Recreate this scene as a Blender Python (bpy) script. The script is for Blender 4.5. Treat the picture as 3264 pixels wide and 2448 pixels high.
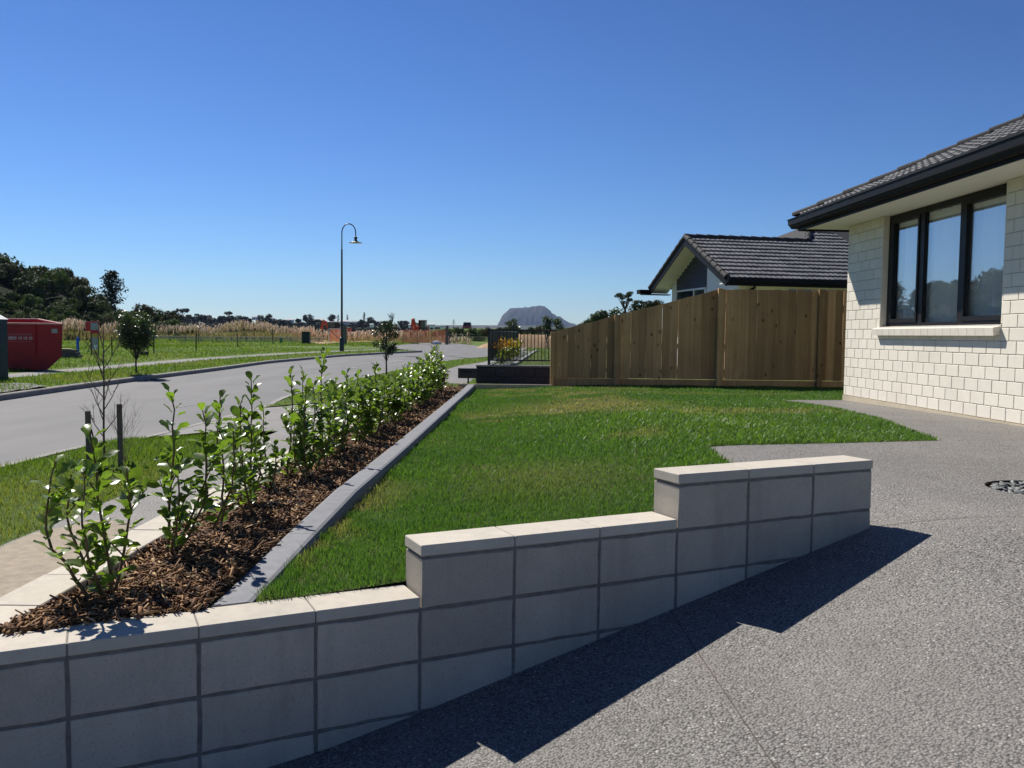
import bpy, math, random
import numpy as np
from math import sin, cos, pi, radians, hypot, atan2, sqrt
from mathutils import Vector, Matrix
from mathutils.geometry import delaunay_2d_cdt

for o in list(bpy.data.objects):
    bpy.data.objects.remove(o, do_unlink=True)
scene = bpy.context.scene
col = scene.collection
rng = np.random.default_rng(7)
random.seed(7)

# ------------------------------------------------------------------ camera
F, PITCH, ROLL, CAMZ = 2740.0, 0.0575, 0.012, 1.6          # focal length in photo pixels (3264 wide)
CAM = np.array([0, 0, CAMZ])
FW = np.array([0, cos(PITCH), -sin(PITCH)])
_u = np.array([0, sin(PITCH), cos(PITCH)]); _x = np.array([1.0, 0, 0])
RX = cos(ROLL) * _x + sin(ROLL) * _u
UP = cos(ROLL) * _u - sin(ROLL) * _x
cd = bpy.data.cameras.new('camera'); cam = bpy.data.objects.new('camera', cd); col.objects.link(cam)
cd.sensor_width = 36.0; cd.lens = 36.0 * F / 3264.0; cd.clip_start = 0.05; cd.clip_end = 30000
cam.matrix_world = Matrix(((RX[0], UP[0], -FW[0], 0), (RX[1], UP[1], -FW[1], 0), (RX[2], UP[2], -FW[2], CAMZ), (0, 0, 0, 1)))
scene.camera = cam
scene.cycles.max_bounces = 12; scene.cycles.diffuse_bounces = 6; scene.cycles.transparent_max_bounces = 16

# ------------------------------------------------------------------ sky, sun, exposure
SUN_AZ, SUN_EL = radians(-37.5), radians(45.5)              # azimuth from +Y towards +X
SKY_STRENGTH, SUN_STRENGTH = 0.0365, 4.9
HAZE = 0.00004
world = bpy.data.worlds.new('World'); scene.world = world; world.use_nodes = True
wn = world.node_tree; wn.nodes.clear()
sky = wn.nodes.new('ShaderNodeTexSky'); sky.sky_type = 'NISHITA'; sky.sun_disc = False
sky.sun_elevation = SUN_EL; sky.sun_rotation = SUN_AZ
sky.altitude = 10; sky.air_density = 1.0; sky.dust_density = 0.0; sky.ozone_density = 6.0
bg = wn.nodes.new('ShaderNodeBackground'); bg.inputs['Strength'].default_value = SKY_STRENGTH
wo = wn.nodes.new('ShaderNodeOutputWorld')
gm = wn.nodes.new('ShaderNodeGamma'); gm.inputs[1].default_value = 1.3          # the phone camera's deeper, more saturated sky
tn = wn.nodes.new('ShaderNodeMix'); tn.data_type = 'RGBA'; tn.blend_type = 'MULTIPLY'; tn.inputs['Factor'].default_value = 1.0; tn.inputs['B'].default_value = (0.72, 0.83, 1.0, 1)
wn.links.new(sky.outputs[0], gm.inputs[0]); wn.links.new(gm.outputs[0], tn.inputs['A']); wn.links.new([o for o in tn.outputs if o.type == 'RGBA'][0], bg.inputs[0]); wn.links.new(bg.outputs[0], wo.inputs[0])
sd = bpy.data.lights.new('sun', 'SUN'); sd.energy = SUN_STRENGTH; sd.angle = radians(0.53); sd.color = (1.0, 0.955, 0.87)
sun = bpy.data.objects.new('sun', sd); col.objects.link(sun)
SUND = Vector((cos(SUN_EL) * sin(SUN_AZ), cos(SUN_EL) * cos(SUN_AZ), sin(SUN_EL)))
sun.rotation_euler = SUND.to_track_quat('Z', 'Y').to_euler(); sun.location = (-20, 30, 40)
vs = scene.view_settings
vs.view_transform = 'Standard'; vs.look = 'None'; vs.exposure = 0.5; vs.gamma = 1.0; vs.use_curve_mapping = False

# ------------------------------------------------------------------ pixels to places
def ray(x, y): return FW + RX * (x - 1632) / F + UP * (1224 - y) / F
def onz(x, y, z):
    d = ray(x, y); return CAM + d * (z - CAMZ) / d[2]
def onp(x, y, P, n):
    d = ray(x, y); return CAM + d * (((np.array(P) - CAM) @ np.array(n)) / (d @ np.array(n)))
def aty(x, y, Y):
    d = ray(x, y); return CAM + d * Y / d[1]
def ss(a, b, t):
    t = np.clip((t - a) / (b - a), 0, 1); return t * t * (3 - 2 * t)
def smin(a, b, k):
    h = np.clip(0.5 + 0.5 * (b - a) / k, 0, 1); return b * (1 - h) + a * h - k * h * (1 - h)
def zstreet(X, Y): return 0.3 * ss(45, 110, np.asarray(Y, float))
def onstreet(x, y, off=0.0):
    z = off
    for i in range(30):
        p = onz(x, y, z); z = 0.5 * z + 0.5 * (float(zstreet(p[0], p[1])) + off)
    return onz(x, y, z)
def plateau(X, Y): return 0.745 - 0.08 * ss(8, 15, np.asarray(Y, float))
def zdrive(X, Y):
    X = np.asarray(X, float); Y = np.asarray(Y, float)
    pl = 0.142 + 0.204 * (X + 0.341) + 0.0656 * (Y - 3.231)
    pl = -smin(-pl, -0.02, 0.1)
    return smin(pl, plateau(X, Y), 0.06)
def zlawn(X, Y):
    X = np.asarray(X, float)
    return 0.585 + 0.162 * ss(-1.0, 1.9, X) - (0.02 + 0.06 * ss(-1, 1.9, X)) * ss(8, 15, np.asarray(Y, float)) + 0.012 * np.sin(X * 2.1) * np.cos(np.asarray(Y) * 1.3) * (1 - ss(1.2, 2.0, X))

# ------------------------------------------------------------------ object helpers
def tag(o, label=None, cat=None, group=None, kind=None):
    if label: o['label'] = label
    if cat: o['category'] = cat
    if group: o['group'] = group
    if kind: o['kind'] = kind
    return o
def thing(name, loc, label, cat, group=None, rotz=0.0):
    o = bpy.data.objects.new(name, None); col.objects.link(o)
    o.location = tuple(float(v) for v in loc); o.rotation_euler = (0, 0, rotz); o.empty_display_size = 0.2
    return tag(o, label, cat, group)
def link(name, me, parent=None, m=None):
    o = bpy.data.objects.new(name, me); col.objects.link(o)
    if m is not None and not me.materials:
        me.materials.append(m)
    if parent is not None: o.parent = parent
    return o
def mesh_np(name, V, faces, smooth=False):
    V = np.asarray(V, np.float32); me = bpy.data.meshes.new(name)
    faces = np.asarray(faces, np.int32); k = faces.shape[1]
    me.vertices.add(len(V)); me.vertices.foreach_set('co', V.ravel())
    me.loops.add(faces.size); me.loops.foreach_set('vertex_index', faces.ravel())
    me.polygons.add(len(faces)); me.polygons.foreach_set('loop_start', np.arange(0, faces.size, k, dtype=np.int32))
    if smooth: me.polygons.foreach_set('use_smooth', np.ones(len(faces), bool))
    me.update(calc_edges=True); return me
class MB:
    """Collects shapes into one mesh."""
    def __init__(self): self.v = []; self.f = []; self.s = []
    def add(self, vs_, fs, smooth=False):
        b = len(self.v); self.v += [tuple(float(c) for c in p) for p in vs_]
        for f in fs: self.f.append(tuple(b + i for i in f)); self.s.append(smooth)
        return self
    def box(self, x0, x1, y0, y1, z0, z1, M=None):
        p = [(x0, y0, z0), (x1, y0, z0), (x1, y1, z0), (x0, y1, z0), (x0, y0, z1), (x1, y0, z1), (x1, y1, z1), (x0, y1, z1)]
        if M is not None: p = [M @ Vector(q) for q in p]
        return self.add(p, [(3, 2, 1, 0), (4, 5, 6, 7), (0, 1, 5, 4), (1, 2, 6, 5), (2, 3, 7, 6), (3, 0, 4, 7)])
    def cbox(self, x0, x1, y0, y1, z0, z1, c=0.004):
        """Box with chamfered edges."""
        P = []; X = (x0, x1); Y = (y0, y1); Z = (z0, z1); idx = {}
        for i in (0, 1):
            for j in (0, 1):
                for k in (0, 1):
                    si, sj, sk = (c if i == 0 else -c), (c if j == 0 else -c), (c if k == 0 else -c)
                    for a, q in (('x', (X[i], Y[j] + sj, Z[k] + sk)), ('y', (X[i] + si, Y[j], Z[k] + sk)), ('z', (X[i] + si, Y[j] + sj, Z[k]))):
                        idx[(i, j, k, a)] = len(P); P.append(q)
        fs = []
        for i in (0, 1):
            fs.append([idx[(i, 0, 0, 'x')], idx[(i, 1, 0, 'x')], idx[(i, 1, 1, 'x')], idx[(i, 0, 1, 'x')]][::(-1 if i == 0 else 1)])
            fs.append([idx[(0, i, 0, 'y')], idx[(1, i, 0, 'y')], idx[(1, i, 1, 'y')], idx[(0, i, 1, 'y')]][::(1 if i == 0 else -1)])
            fs.append([idx[(0, 0, i, 'z')], idx[(1, 0, i, 'z')], idx[(1, 1, i, 'z')], idx[(0, 1, i, 'z')]][::(-1 if i == 0 else 1)])
        for i in (0, 1):
            for j in (0, 1):
                e = 1 if (i + j) % 2 == 0 else -1
                fs.append([idx[(i, j, 0, 'x')], idx[(i, j, 1, 'x')], idx[(i, j, 1, 'y')], idx[(i, j, 0, 'y')]][::e])
                fs.append([idx[(i, 0, j, 'x')], idx[(i, 1, j, 'x')], idx[(i, 1, j, 'z')], idx[(i, 0, j, 'z')]][::-e])
                fs.append([idx[(0, i, j, 'y')], idx[(1, i, j, 'y')], idx[(1, i, j, 'z')], idx[(0, i, j, 'z')]][::e])
                for k in (0, 1):
                    e2 = 1 if (i + j + k) % 2 == 1 else -1
                    fs.append([idx[(i, j, k, 'x')], idx[(i, j, k, 'y')], idx[(i, j, k, 'z')]][::e2])
        return self.add(P, fs)
    def tube(self, pts, rad, n=8, cap=True, smooth=True):
        pts = [Vector(tuple(float(c) for c in p)) for p in pts]
        if not hasattr(rad, '__len__'): rad = [rad] * len(pts)
        rings = []; t0 = None; side = None
        for i, p in enumerate(pts):
            t = (pts[min(i + 1, len(pts) - 1)] - pts[max(i - 1, 0)]).normalized()
            if side is None:
                side = t.cross(Vector((0, 0, 1)) if abs(t.z) < 0.9 else Vector((1, 0, 0))).normalized()
            else:
                side = (side - t * side.dot(t)).normalized()
            b = t.cross(side)
            rings.append([p + (side * cos(2 * pi * k / n) + b * sin(2 * pi * k / n)) * rad[i] for k in range(n)])
        v = [q for r in rings for q in r]; f = []
        for i in range(len(rings) - 1):
            for k in range(n):
                f.append((i * n + k, i * n + (k + 1) % n, (i + 1) * n + (k + 1) % n, (i + 1) * n + k))
        self.add(v, f, smooth)
        if cap:
            self.add(rings[0], [tuple(range(n))[::-1]]); self.add(rings[-1], [tuple(range(n))])
        return self
    def lathe(self, prof, n=16, c=(0, 0, 0), smooth=True):
        v = []; f = []
        for r, z in prof:
            for k in range(n): v.append((c[0] + r * cos(2 * pi * k / n), c[1] + r * sin(2 * pi * k / n), c[2] + z))
        for i in range(len(prof) - 1):
            for k in range(n): f.append((i * n + k, i * n + (k + 1) % n, (i + 1) * n + (k + 1) % n, (i + 1) * n + k))
        return self.add(v, f, smooth)
    def prism(self, poly, d):
        """poly: list of 3D points in a plane, d: extrusion vector"""
        n = len(poly); a = [Vector(tuple(p)) for p in poly]; b = [p + Vector(tuple(d)) for p in a]
        fs = [tuple(range(n))[::-1], tuple(range(n, 2 * n))] + [(i, (i + 1) % n, n + (i + 1) % n, n + i) for i in range(n)]
        return self.add(a + b, fs)
    def mesh(self, name):
        me = bpy.data.meshes.new(name); me.from_pydata(self.v, [], self.f)
        me.polygons.foreach_set('use_smooth', self.s); me.update(); return me
    def build(self, name, m, parent=None, rel=False):
        """rel: points are world coordinates; make them local to the unrotated parent"""
        if rel and parent is not None:
            L = parent.location; self.v = [(x - L[0], y - L[1], z - L[2]) for x, y, z in self.v]
        return link(name, self.mesh(name), parent, m)
def recalc(me):
    import bmesh
    b = bmesh.new(); b.from_mesh(me); bmesh.ops.recalc_face_normals(b, faces=b.faces); b.to_mesh(me); b.free()
def wire_points(a, b, n): return [Vector(a).lerp(Vector(b), i / n) for i in range(n + 1)]
def inside(P, x, y):
    x = np.asarray(x); y = np.asarray(y); r = np.zeros(x.shape, bool); n = len(P)
    for i in range(n):
        x1, y1 = P[i][:2]; x2, y2 = P[(i + 1) % n][:2]
        if y1 == y2: continue
        r ^= ((y1 > y) != (y2 > y)) & (x < (x2 - x1) * (y - y1) / (y2 - y1) + x1)
    return r
def sheet(name, poly, zf, step, m, parent=None, hole=None, skirt=0.0):
    """A ground sheet with outline poly, draped on zf."""
    B = []
    def ring(P):
        s = len(B)
        for i in range(len(P)):
            a = np.array(P[i][:2], float); b = np.array(P[(i + 1) % len(P)][:2], float)
            n = max(1, int(np.linalg.norm(b - a) / step))
            for k in range(n): B.append(a + (b - a) * k / n)
        return list(range(s, len(B)))
    r0 = ring(poly); E = [(r0[i], r0[(i + 1) % len(r0)]) for i in range(len(r0))]
    if hole is not None:
        r1 = ring(hole); E += [(r1[i], r1[(i + 1) % len(r1)]) for i in range(len(r1))]
    A = np.array(poly)[:, :2]; xs = np.arange(A[:, 0].min(), A[:, 0].max(), step); ys = np.arange(A[:, 1].min(), A[:, 1].max(), step)
    gx, gy = np.meshgrid(xs, ys); gx = gx.ravel() + step * .31; gy = gy.ravel() + step * .27
    k = inside(poly, gx, gy)
    pts = [Vector(p) for p in B] + [Vector((a, b)) for a, b in zip(gx[k], gy[k])]
    vo, eo, fo, *_ = delaunay_2d_cdt(pts, E, [], 0, 1e-5)
    V = np.array([(v.x, v.y) for v in vo]); f = np.array([t for t in fo if len(t) == 3])
    c = V[f].mean(1); keep = inside(poly, c[:, 0], c[:, 1])
    if hole is not None: keep &= ~inside(hole, c[:, 0], c[:, 1])
    z = zf(V[:, 0], V[:, 1]) + np.zeros(len(V))
    f = f[keep]
    a = V[f]; cr = (a[:, 1, 0] - a[:, 0, 0]) * (a[:, 2, 1] - a[:, 0, 1]) - (a[:, 1, 1] - a[:, 0, 1]) * (a[:, 2, 0] - a[:, 0, 0])
    f[cr < 0] = f[cr < 0][:, ::-1]
    o = link(name, mesh_np(name, np.c_[V, z], f, True), parent, m)
    return o
def scatter(tv, tf, R, T):
    """copies of a template (tv, tf) with n 3x3 matrices R and offsets T, as one vertex and face array"""
    n = len(T); V = np.einsum('nij,mj->nmi', R, tv) + T[:, None, :]
    Fs = (np.asarray(tf)[None] + (np.arange(n) * len(tv))[:, None, None]).reshape(-1, len(tf[0]))
    return V.reshape(-1, 3), Fs
def frames(d, nrm):
    """rotation matrices whose columns are (side, d, normal)"""
    d = d / np.linalg.norm(d, axis=1, keepdims=True)
    x = np.cross(d, nrm); x /= np.linalg.norm(x, axis=1, keepdims=True) + 1e-9
    z = np.cross(x, d); return np.stack([x, d, z], axis=2)
def unit(n, g=rng):
    v = g.normal(size=(n, 3)); return v / np.linalg.norm(v, axis=1, keepdims=True)

# ------------------------------------------------------------------ materials
class N:
    def __init__(self, name):
        self.m = bpy.data.materials.new(name); self.m.use_nodes = True
        self.t = self.m.node_tree; self.t.nodes.clear()
        self.out = self.t.nodes.new('ShaderNodeOutputMaterial')
    def new(self, kind, **kw):
        n = self.t.nodes.new(kind)
        for k, v in kw.items():
            if k.startswith('i_'):
                key = k[2:]; n.inputs[int(key) if key.isdigit() else key.replace('_', ' ')].default_value = v
            else: setattr(n, k, v)
        return n
    def link(self, a, b): self.t.links.new(a, b)
    def pos(self): return self.new('ShaderNodeNewGeometry').outputs['Position']
    def noise(self, vec, scale, detail=4.0, rough=0.55):
        n = self.new('ShaderNodeTexNoise'); n.inputs['Scale'].default_value = scale; n.inputs['Detail'].default_value = detail; n.inputs['Roughness'].default_value = rough
        self.link(vec, n.inputs['Vector']); return n.outputs['Fac']
    def maprange(self, v, a, b, c, d):
        n = self.new('ShaderNodeMapRange'); self.link(v, n.inputs[0])
        for i, q in enumerate((a, b, c, d)): n.inputs[i + 1].default_value = q
        return n.outputs[0]
    def mixc(self, fac, a, b, mode='MIX'):
        n = self.new('ShaderNodeMix', data_type='RGBA', blend_type=mode)
        for s, v in ((n.inputs['Factor'], fac), (n.inputs['A'], a), (n.inputs['B'], b)):
            if isinstance(v, (int, float)): s.default_value = v
            elif isinstance(v, tuple): s.default_value = v if len(v) == 4 else (*v, 1)
            else: self.link(v, s)
        return [o for o in n.outputs if o.type == 'RGBA'][0]
    def mul(self, a, b):
        n = self.new('ShaderNodeMath', operation='MULTIPLY')
        for s, v in ((n.inputs[0], a), (n.inputs[1], b)):
            if isinstance(v, (int, float)): s.default_value = v
            else: self.link(v, s)
        return n.outputs[0]
    def math(self, op, a, b=0.0):
        n = self.new('ShaderNodeMath', operation=op)
        for s, v in ((n.inputs[0], a), (n.inputs[1], b)):
            if isinstance(v, (int, float)): s.default_value = v
            else: self.link(v, s)
        return n.outputs[0]
    def bright(self, c, f):
        n = self.new('ShaderNodeMix', data_type='RGBA', blend_type='MULTIPLY'); n.inputs['Factor'].default_value = 1.0
        if isinstance(c, tuple): n.inputs['A'].default_value = c if len(c) == 4 else (*c, 1)
        else: self.link(c, n.inputs['A'])
        g = self.new('ShaderNodeCombineColor')
        for i in range(3): self.link(f, g.inputs[i])
        self.link(g.outputs[0], n.inputs['B']); return [o for o in n.outputs if o.type == 'RGBA'][0]
    def objrand(self): return self.new('ShaderNodeObjectInfo').outputs['Random']
    def bump(self, h, strength, dist, normal=None):
        b = self.new('ShaderNodeBump'); b.inputs['Strength'].default_value = strength; b.inputs['Distance'].default_value = dist
        self.link(h, b.inputs['Height'])
        if normal is not None: self.link(normal, b.inputs['Normal'])
        return b.outputs['Normal']
    def principled(self, c, rough=0.8, normal=None, metallic=0.0, spec=0.4):
        p = self.new('ShaderNodeBsdfPrincipled')
        if isinstance(c, tuple): p.inputs['Base Color'].default_value = c if len(c) == 4 else (*c, 1)
        else: self.link(c, p.inputs['Base Color'])
        if isinstance(rough, (int, float)): p.inputs['Roughness'].default_value = rough
        else: self.link(rough, p.inputs['Roughness'])
        p.inputs['Metallic'].default_value = metallic; p.inputs['Specular IOR Level'].default_value = spec
        if normal is not None: self.link(normal, p.inputs['Normal'])
        return p
    def done(self, sh): self.link(sh if not hasattr(sh, 'outputs') else sh.outputs[0], self.out.inputs['Surface']); return self.m
MATS = {}
def mat(name, c, rough=0.8, var=0.12, scale=6.0, rnd=0.0, bump=0.0, bscale=80.0, metallic=0.0, spec=0.35, c2=None, c2amt=(0.5, 0.75), c2scale=1.5, bdist=0.01):
    """plain painted / mineral surface: base colour, broken by noise, a second colour in patches, per-object variation"""
    if name in MATS: return MATS[name]
    n = N(name); P = n.pos(); base = c if len(c) == 4 else (*c, 1)
    if c2 is not None:
        base = n.mixc(n.maprange(n.noise(P, c2scale, 5), c2amt[0], c2amt[1], 0, 1), base, c2)
    f = n.maprange(n.noise(P, scale, 6, 0.65), 0.25, 0.75, 1 - var, 1 + var)
    if rnd: f = n.mul(f, n.maprange(n.objrand(), 0, 1, 1 - rnd, 1 + rnd))
    cc = n.bright(base, f); nm = None
    if bump: nm = n.bump(n.noise(P, bscale, 4, 0.7), bump, bdist)
    rr = n.maprange(n.noise(P, scale * 2.3, 3), 0.3, 0.7, max(0.02, rough - 0.07), min(1, rough + 0.07))
    MATS[name] = n.done(n.principled(cc, rr, nm, metallic, spec)); return MATS[name]
def leafmat(name, c, c2, trans=0.35, gloss=0.35, spec=0.5, rnd=0.25, scale=2.0, tcol=None):
    """two-sided leaf: reflects, glints, and lets light through"""
    if name in MATS: return MATS[name]
    n = N(name); P = n.pos()
    cc = n.mixc(n.maprange(n.noise(P, scale, 4), 0.35, 0.65, 0, 1), (*c, 1), (*c2, 1))
    f = n.mul(n.maprange(n.noise(P, scale * 9, 2), 0.3, 0.7, 0.75, 1.25), n.maprange(n.objrand(), 0, 1, 1 - rnd, 1 + rnd))
    cc = n.bright(cc, f); p = n.principled(cc, gloss, None, 0, spec)
    t = n.new('ShaderNodeBsdfTranslucent')
    n.link(n.mixc(1.0, cc, tcol or (1.6, 1.7, 0.55, 1), 'MULTIPLY'), t.inputs[0])
    mx = n.new('ShaderNodeMixShader'); mx.inputs[0].default_value = trans
    n.link(p.outputs[0], mx.inputs[1]); n.link(t.outputs[0], mx.inputs[2])
    MATS[name] = n.done(mx); return MATS[name]
def attrmat(name, trans=0.35, gloss=0.45, spec=0.3, tmul=(1.45, 1.55, 0.6, 1)):
    """blades and chips that carry their own colour"""
    n = N(name); a = n.new('ShaderNodeAttribute', attribute_name='Col'); cc = a.outputs['Color']
    p = n.principled(cc, gloss, None, 0, spec); sh = p
    if trans:
        t = n.new('ShaderNodeBsdfTranslucent'); n.link(n.mixc(1.0, cc, tmul, 'MULTIPLY'), t.inputs[0])
        mx = n.new('ShaderNodeMixShader'); mx.inputs[0].default_value = trans
        n.link(p.outputs[0], mx.inputs[1]); n.link(t.outputs[0], mx.inputs[2]); sh = mx
    MATS[name] = n.done(sh); return MATS[name]
def setcol(me, C, per):
    a = me.color_attributes.new('Col', 'FLOAT_COLOR', 'POINT')
    A = np.ones((len(C) * per, 4), np.float32); A[:, :3] = np.repeat(C, per, 0); a.data.foreach_set('color', A.ravel())

def aggregate_mat():
    """exposed aggregate: small rounded stones of mixed greys set in mortar"""
    n = N('exposed_aggregate'); P = n.pos()
    mp = n.new('ShaderNodeMapping'); mp.inputs['Scale'].default_value = (1, 1, 0.3); n.link(P, mp.inputs[0]); Q = mp.outputs[0]
    dn = n.new('ShaderNodeTexNoise'); dn.inputs['Scale'].default_value = 45; n.link(Q, dn.inputs['Vector'])
    ad = n.new('ShaderNodeVectorMath', operation='SCALE'); ad.inputs['Scale'].default_value = 0.010; n.link(dn.outputs['Color'], ad.inputs[0])
    a2 = n.new('ShaderNodeVectorMath', operation='ADD'); n.link(Q, a2.inputs[0]); n.link(ad.outputs[0], a2.inputs[1]); Q = a2.outputs[0]
    v = n.new('ShaderNodeTexVoronoi', feature='F1'); v.inputs['Scale'].default_value = 108; n.link(Q, v.inputs['Vector'])
    s = n.new('ShaderNodeSeparateColor'); n.link(v.outputs['Color'], s.inputs[0])
    stone = n.mixc(n.maprange(s.outputs[0], 0.0, 0.75, 0, 1), (0.148, 0.140, 0.131, 1), (0.252, 0.239, 0.221, 1))
    stone = n.mixc(n.maprange(s.outputs[1], 0.945, 0.98, 0, 1), stone, (0.43, 0.41, 0.38, 1))
    stone = n.mixc(n.maprange(s.outputs[2], 0.90, 0.95, 0, 0.6), stone, (0.20, 0.155, 0.135, 1))
    edge = n.maprange(v.outputs['Distance'], 0.42, 0.72, 0, 1)
    cc = n.mixc(edge, stone, (0.082, 0.078, 0.074, 1))
    cc = n.mixc(n.maprange(n.noise(P, 1.1, 4), 0.42, 0.66, 0, 0.4), cc, (0.215, 0.196, 0.18, 1))
    cc = n.bright(cc, n.maprange(n.noise(P, 0.7, 6, 0.7), 0.3, 0.7, 0.80, 1.16))
    h = n.math('SUBTRACT', 1.0, n.math('POWER', v.outputs['Distance'], 2.0))
    hh = n.math('ADD', h, n.mul(n.noise(Q, 26, 3), 0.5))
    return n.done(n.principled(cc, 0.72, n.bump(hh, 0.7, 0.006), 0, 0.3))
def block_mat():
    """pressed concrete block: open sandy grain, faint vertical water streaks, blocks of slightly different tone"""
    n = N('concrete_block'); P = n.pos(); R = n.objrand()
    mp = n.new('ShaderNodeMapping'); mp.inputs['Scale'].default_value = (9, 9, 1.1); n.link(P, mp.inputs[0])
    cc = n.mixc(n.maprange(n.noise(P, 2.4, 6, 0.7), 0.35, 0.7, 0, 1), (0.485, 0.43, 0.355, 1), (0.385, 0.345, 0.29, 1))
    cc = n.mixc(n.maprange(n.noise(mp.outputs[0], 1.0, 5, 0.6), 0.5, 0.72, 0, 0.5), cc, (0.30, 0.265, 0.22, 1))
    cc = n.mixc(n.maprange(n.noise(P, 120, 3, 0.9), 0.56, 0.66, 0, 0.6), cc, (0.20, 0.18, 0.155, 1))
    cc = n.mixc(n.maprange(n.noise(P, 85, 3, 0.9), 0.58, 0.70, 0, 0.45), cc, (0.60, 0.54, 0.45, 1))
    cc = n.bright(cc, n.mul(n.maprange(R, 0, 1, 0.90, 1.10), n.maprange(n.noise(P, 0.9, 5), 0.3, 0.7, 0.9, 1.1)))
    return n.done(n.principled(cc, 0.93, n.bump(n.noise(P, 190, 4, 0.8), 0.5, 0.004), 0, 0.2))
def asphalt_mat():
    n = N('asphalt'); P = n.pos()
    mp = n.new('ShaderNodeMapping'); mp.inputs['Scale'].default_value = (1.0, 0.16, 1); n.link(P, mp.inputs[0])
    cc = n.mixc(n.maprange(n.noise(mp.outputs[0], 0.9, 5, 0.6), 0.35, 0.7, 0, 1), (0.115, 0.113, 0.112, 1), (0.155, 0.150, 0.147, 1))
    cc = n.mixc(n.maprange(n.noise(P, 0.28, 4), 0.5, 0.7, 0, 0.5), cc, (0.165, 0.158, 0.150, 1))
    cc = n.bright(cc, n.maprange(n.noise(P, 60, 3, 0.8), 0.2, 0.8, 0.68, 1.32))
    return n.done(n.principled(cc, 0.82, n.bump(n.noise(P, 110, 3), 0.4, 0.006), 0, 0.3))
def grass_ground_mat(name, a, b, dry, dscale=0.35, damt=(0.55, 0.72), spot=None):
    n = N(name); P = n.pos()
    cc = n.mixc(n.maprange(n.noise(P, 3.0, 6, 0.7), 0.3, 0.7, 0, 1), (*a, 1), (*b, 1))
    cc = n.mixc(n.maprange(n.noise(P, dscale, 6, 0.7), damt[0], damt[1], 0, 0.8), cc, (*dry, 1))
    cc = n.bright(cc, n.maprange(n.noise(P, 35, 4, 0.8), 0.25, 0.75, 0.6, 1.4))
    return n.done(n.principled(cc, 0.95, n.bump(n.noise(P, 40, 4, 0.8), 0.8, 0.03), 0, 0.15))
def wood_mat(name, a, b, grain=(18, 18, 0.7), rnd=0.25, knots=True):
    n = N(name); P = n.pos(); R = n.objrand()
    off = n.new('ShaderNodeCombineXYZ'); n.link(n.mul(R, 37.0), off.inputs[0]); n.link(n.mul(R, 91.0), off.inputs[2])
    ad = n.new('ShaderNodeVectorMath', operation='ADD'); n.link(P, ad.inputs[0]); n.link(off.outputs[0], ad.inputs[1])
    mp = n.new('ShaderNodeMapping'); mp.inputs['Scale'].default_value = grain; n.link(ad.outputs[0], mp.inputs[0])
    cc = n.mixc(n.maprange(n.noise(mp.outputs[0], 1.6, 6, 0.6), 0.3, 0.7, 0, 1), (*a, 1), (*b, 1))
    if knots:
        m2 = n.new('ShaderNodeMapping'); m2.inputs['Scale'].default_value = (7, 7, 4.6); n.link(ad.outputs[0], m2.inputs[0])
        v = n.new('ShaderNodeTexVoronoi', feature='F1'); v.inputs['Scale'].default_value = 0.75; n.link(m2.outputs[0], v.inputs['Vector'])
        cc = n.mixc(n.maprange(v.outputs['Distance'], 0.07, 0.16, 0.85, 0.0), cc, (a[0] * 0.3, a[1] * 0.25, a[2] * 0.25, 1))
    cc = n.mixc(n.maprange(n.noise(P, 1.3, 5), 0.45, 0.7, 0, 0.45), cc, (a[0] * 0.62, a[1] * 0.6, a[2] * 0.6, 1))
    cc = n.bright(cc, n.maprange(R, 0, 1, 1 - rnd, 1 + rnd))
    return n.done(n.principled(cc, 0.85, n.bump(n.noise(mp.outputs[0], 3.0, 4), 0.25, 0.004), 0, 0.2))
def glass_mat():
    n = N('window_glass')
    tr = n.new('ShaderNodeBsdfTransparent'); tr.inputs[0].default_value = (0.97, 0.98, 0.98, 1)
    gl = n.new('ShaderNodeBsdfGlossy'); gl.inputs['Roughness'].default_value = 0.01; gl.inputs[0].default_value = (0.92, 0.95, 1, 1)
    fr = n.new('ShaderNodeLayerWeight'); fr.inputs[0].default_value = 0.5
    mx = n.new('ShaderNodeMixShader'); n.link(n.maprange(fr.outputs['Facing'], 0, 1, 0.05, 0.45), mx.inputs[0]); n.link(tr.outputs[0], mx.inputs[1]); n.link(gl.outputs[0], mx.inputs[2])
    return n.done(mx)
M_AGG = aggregate_mat(); M_ASPH = asphalt_mat(); M_GLASS = glass_mat()
M_BLOCK = block_mat()
M_CAP = mat('cap_block', (0.50, 0.45, 0.375), 0.9, 0.10, 14, rnd=0.05, bump=0.3, bscale=220, c2=(0.44, 0.40, 0.34), c2scale=4, bdist=0.003)
M_MORTAR = mat('mortar', (0.17, 0.155, 0.14), 0.95, 0.3, 30, bump=0.5, bscale=150, bdist=0.003)
M_EDGE = mat('edging_concrete', (0.168, 0.170, 0.182), 0.75, 0.10, 8, rnd=0.05, bump=0.15, bscale=150, c2=(0.165, 0.17, 0.185), bdist=0.003)
M_CONC = mat('path_concrete', (0.205, 0.195, 0.182), 0.9, 0.14, 5, bump=0.35, bscale=120, c2=(0.165, 0.158, 0.15), c2scale=0.8, bdist=0.004)
M_KERB = mat('kerb_concrete', (0.26, 0.245, 0.225), 0.9, 0.2, 4, rnd=0.06, bump=0.3, bscale=90, c2=(0.20, 0.185, 0.17))
M_DIRT = mat('dry_dirt', (0.32, 0.265, 0.195), 0.97, 0.22, 14, bump=0.6, bscale=60, c2=(0.23, 0.195, 0.155), c2scale=3)
M_SOIL = mat('soil', (0.055, 0.035, 0.022), 0.97, 0.3, 20, bump=0.6, bscale=50)
M_LAWN = grass_ground_mat('lawn_soil', (0.045, 0.075, 0.016), (0.075, 0.095, 0.025), (0.16, 0.12, 0.06), 0.8, (0.52, 0.70))
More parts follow.
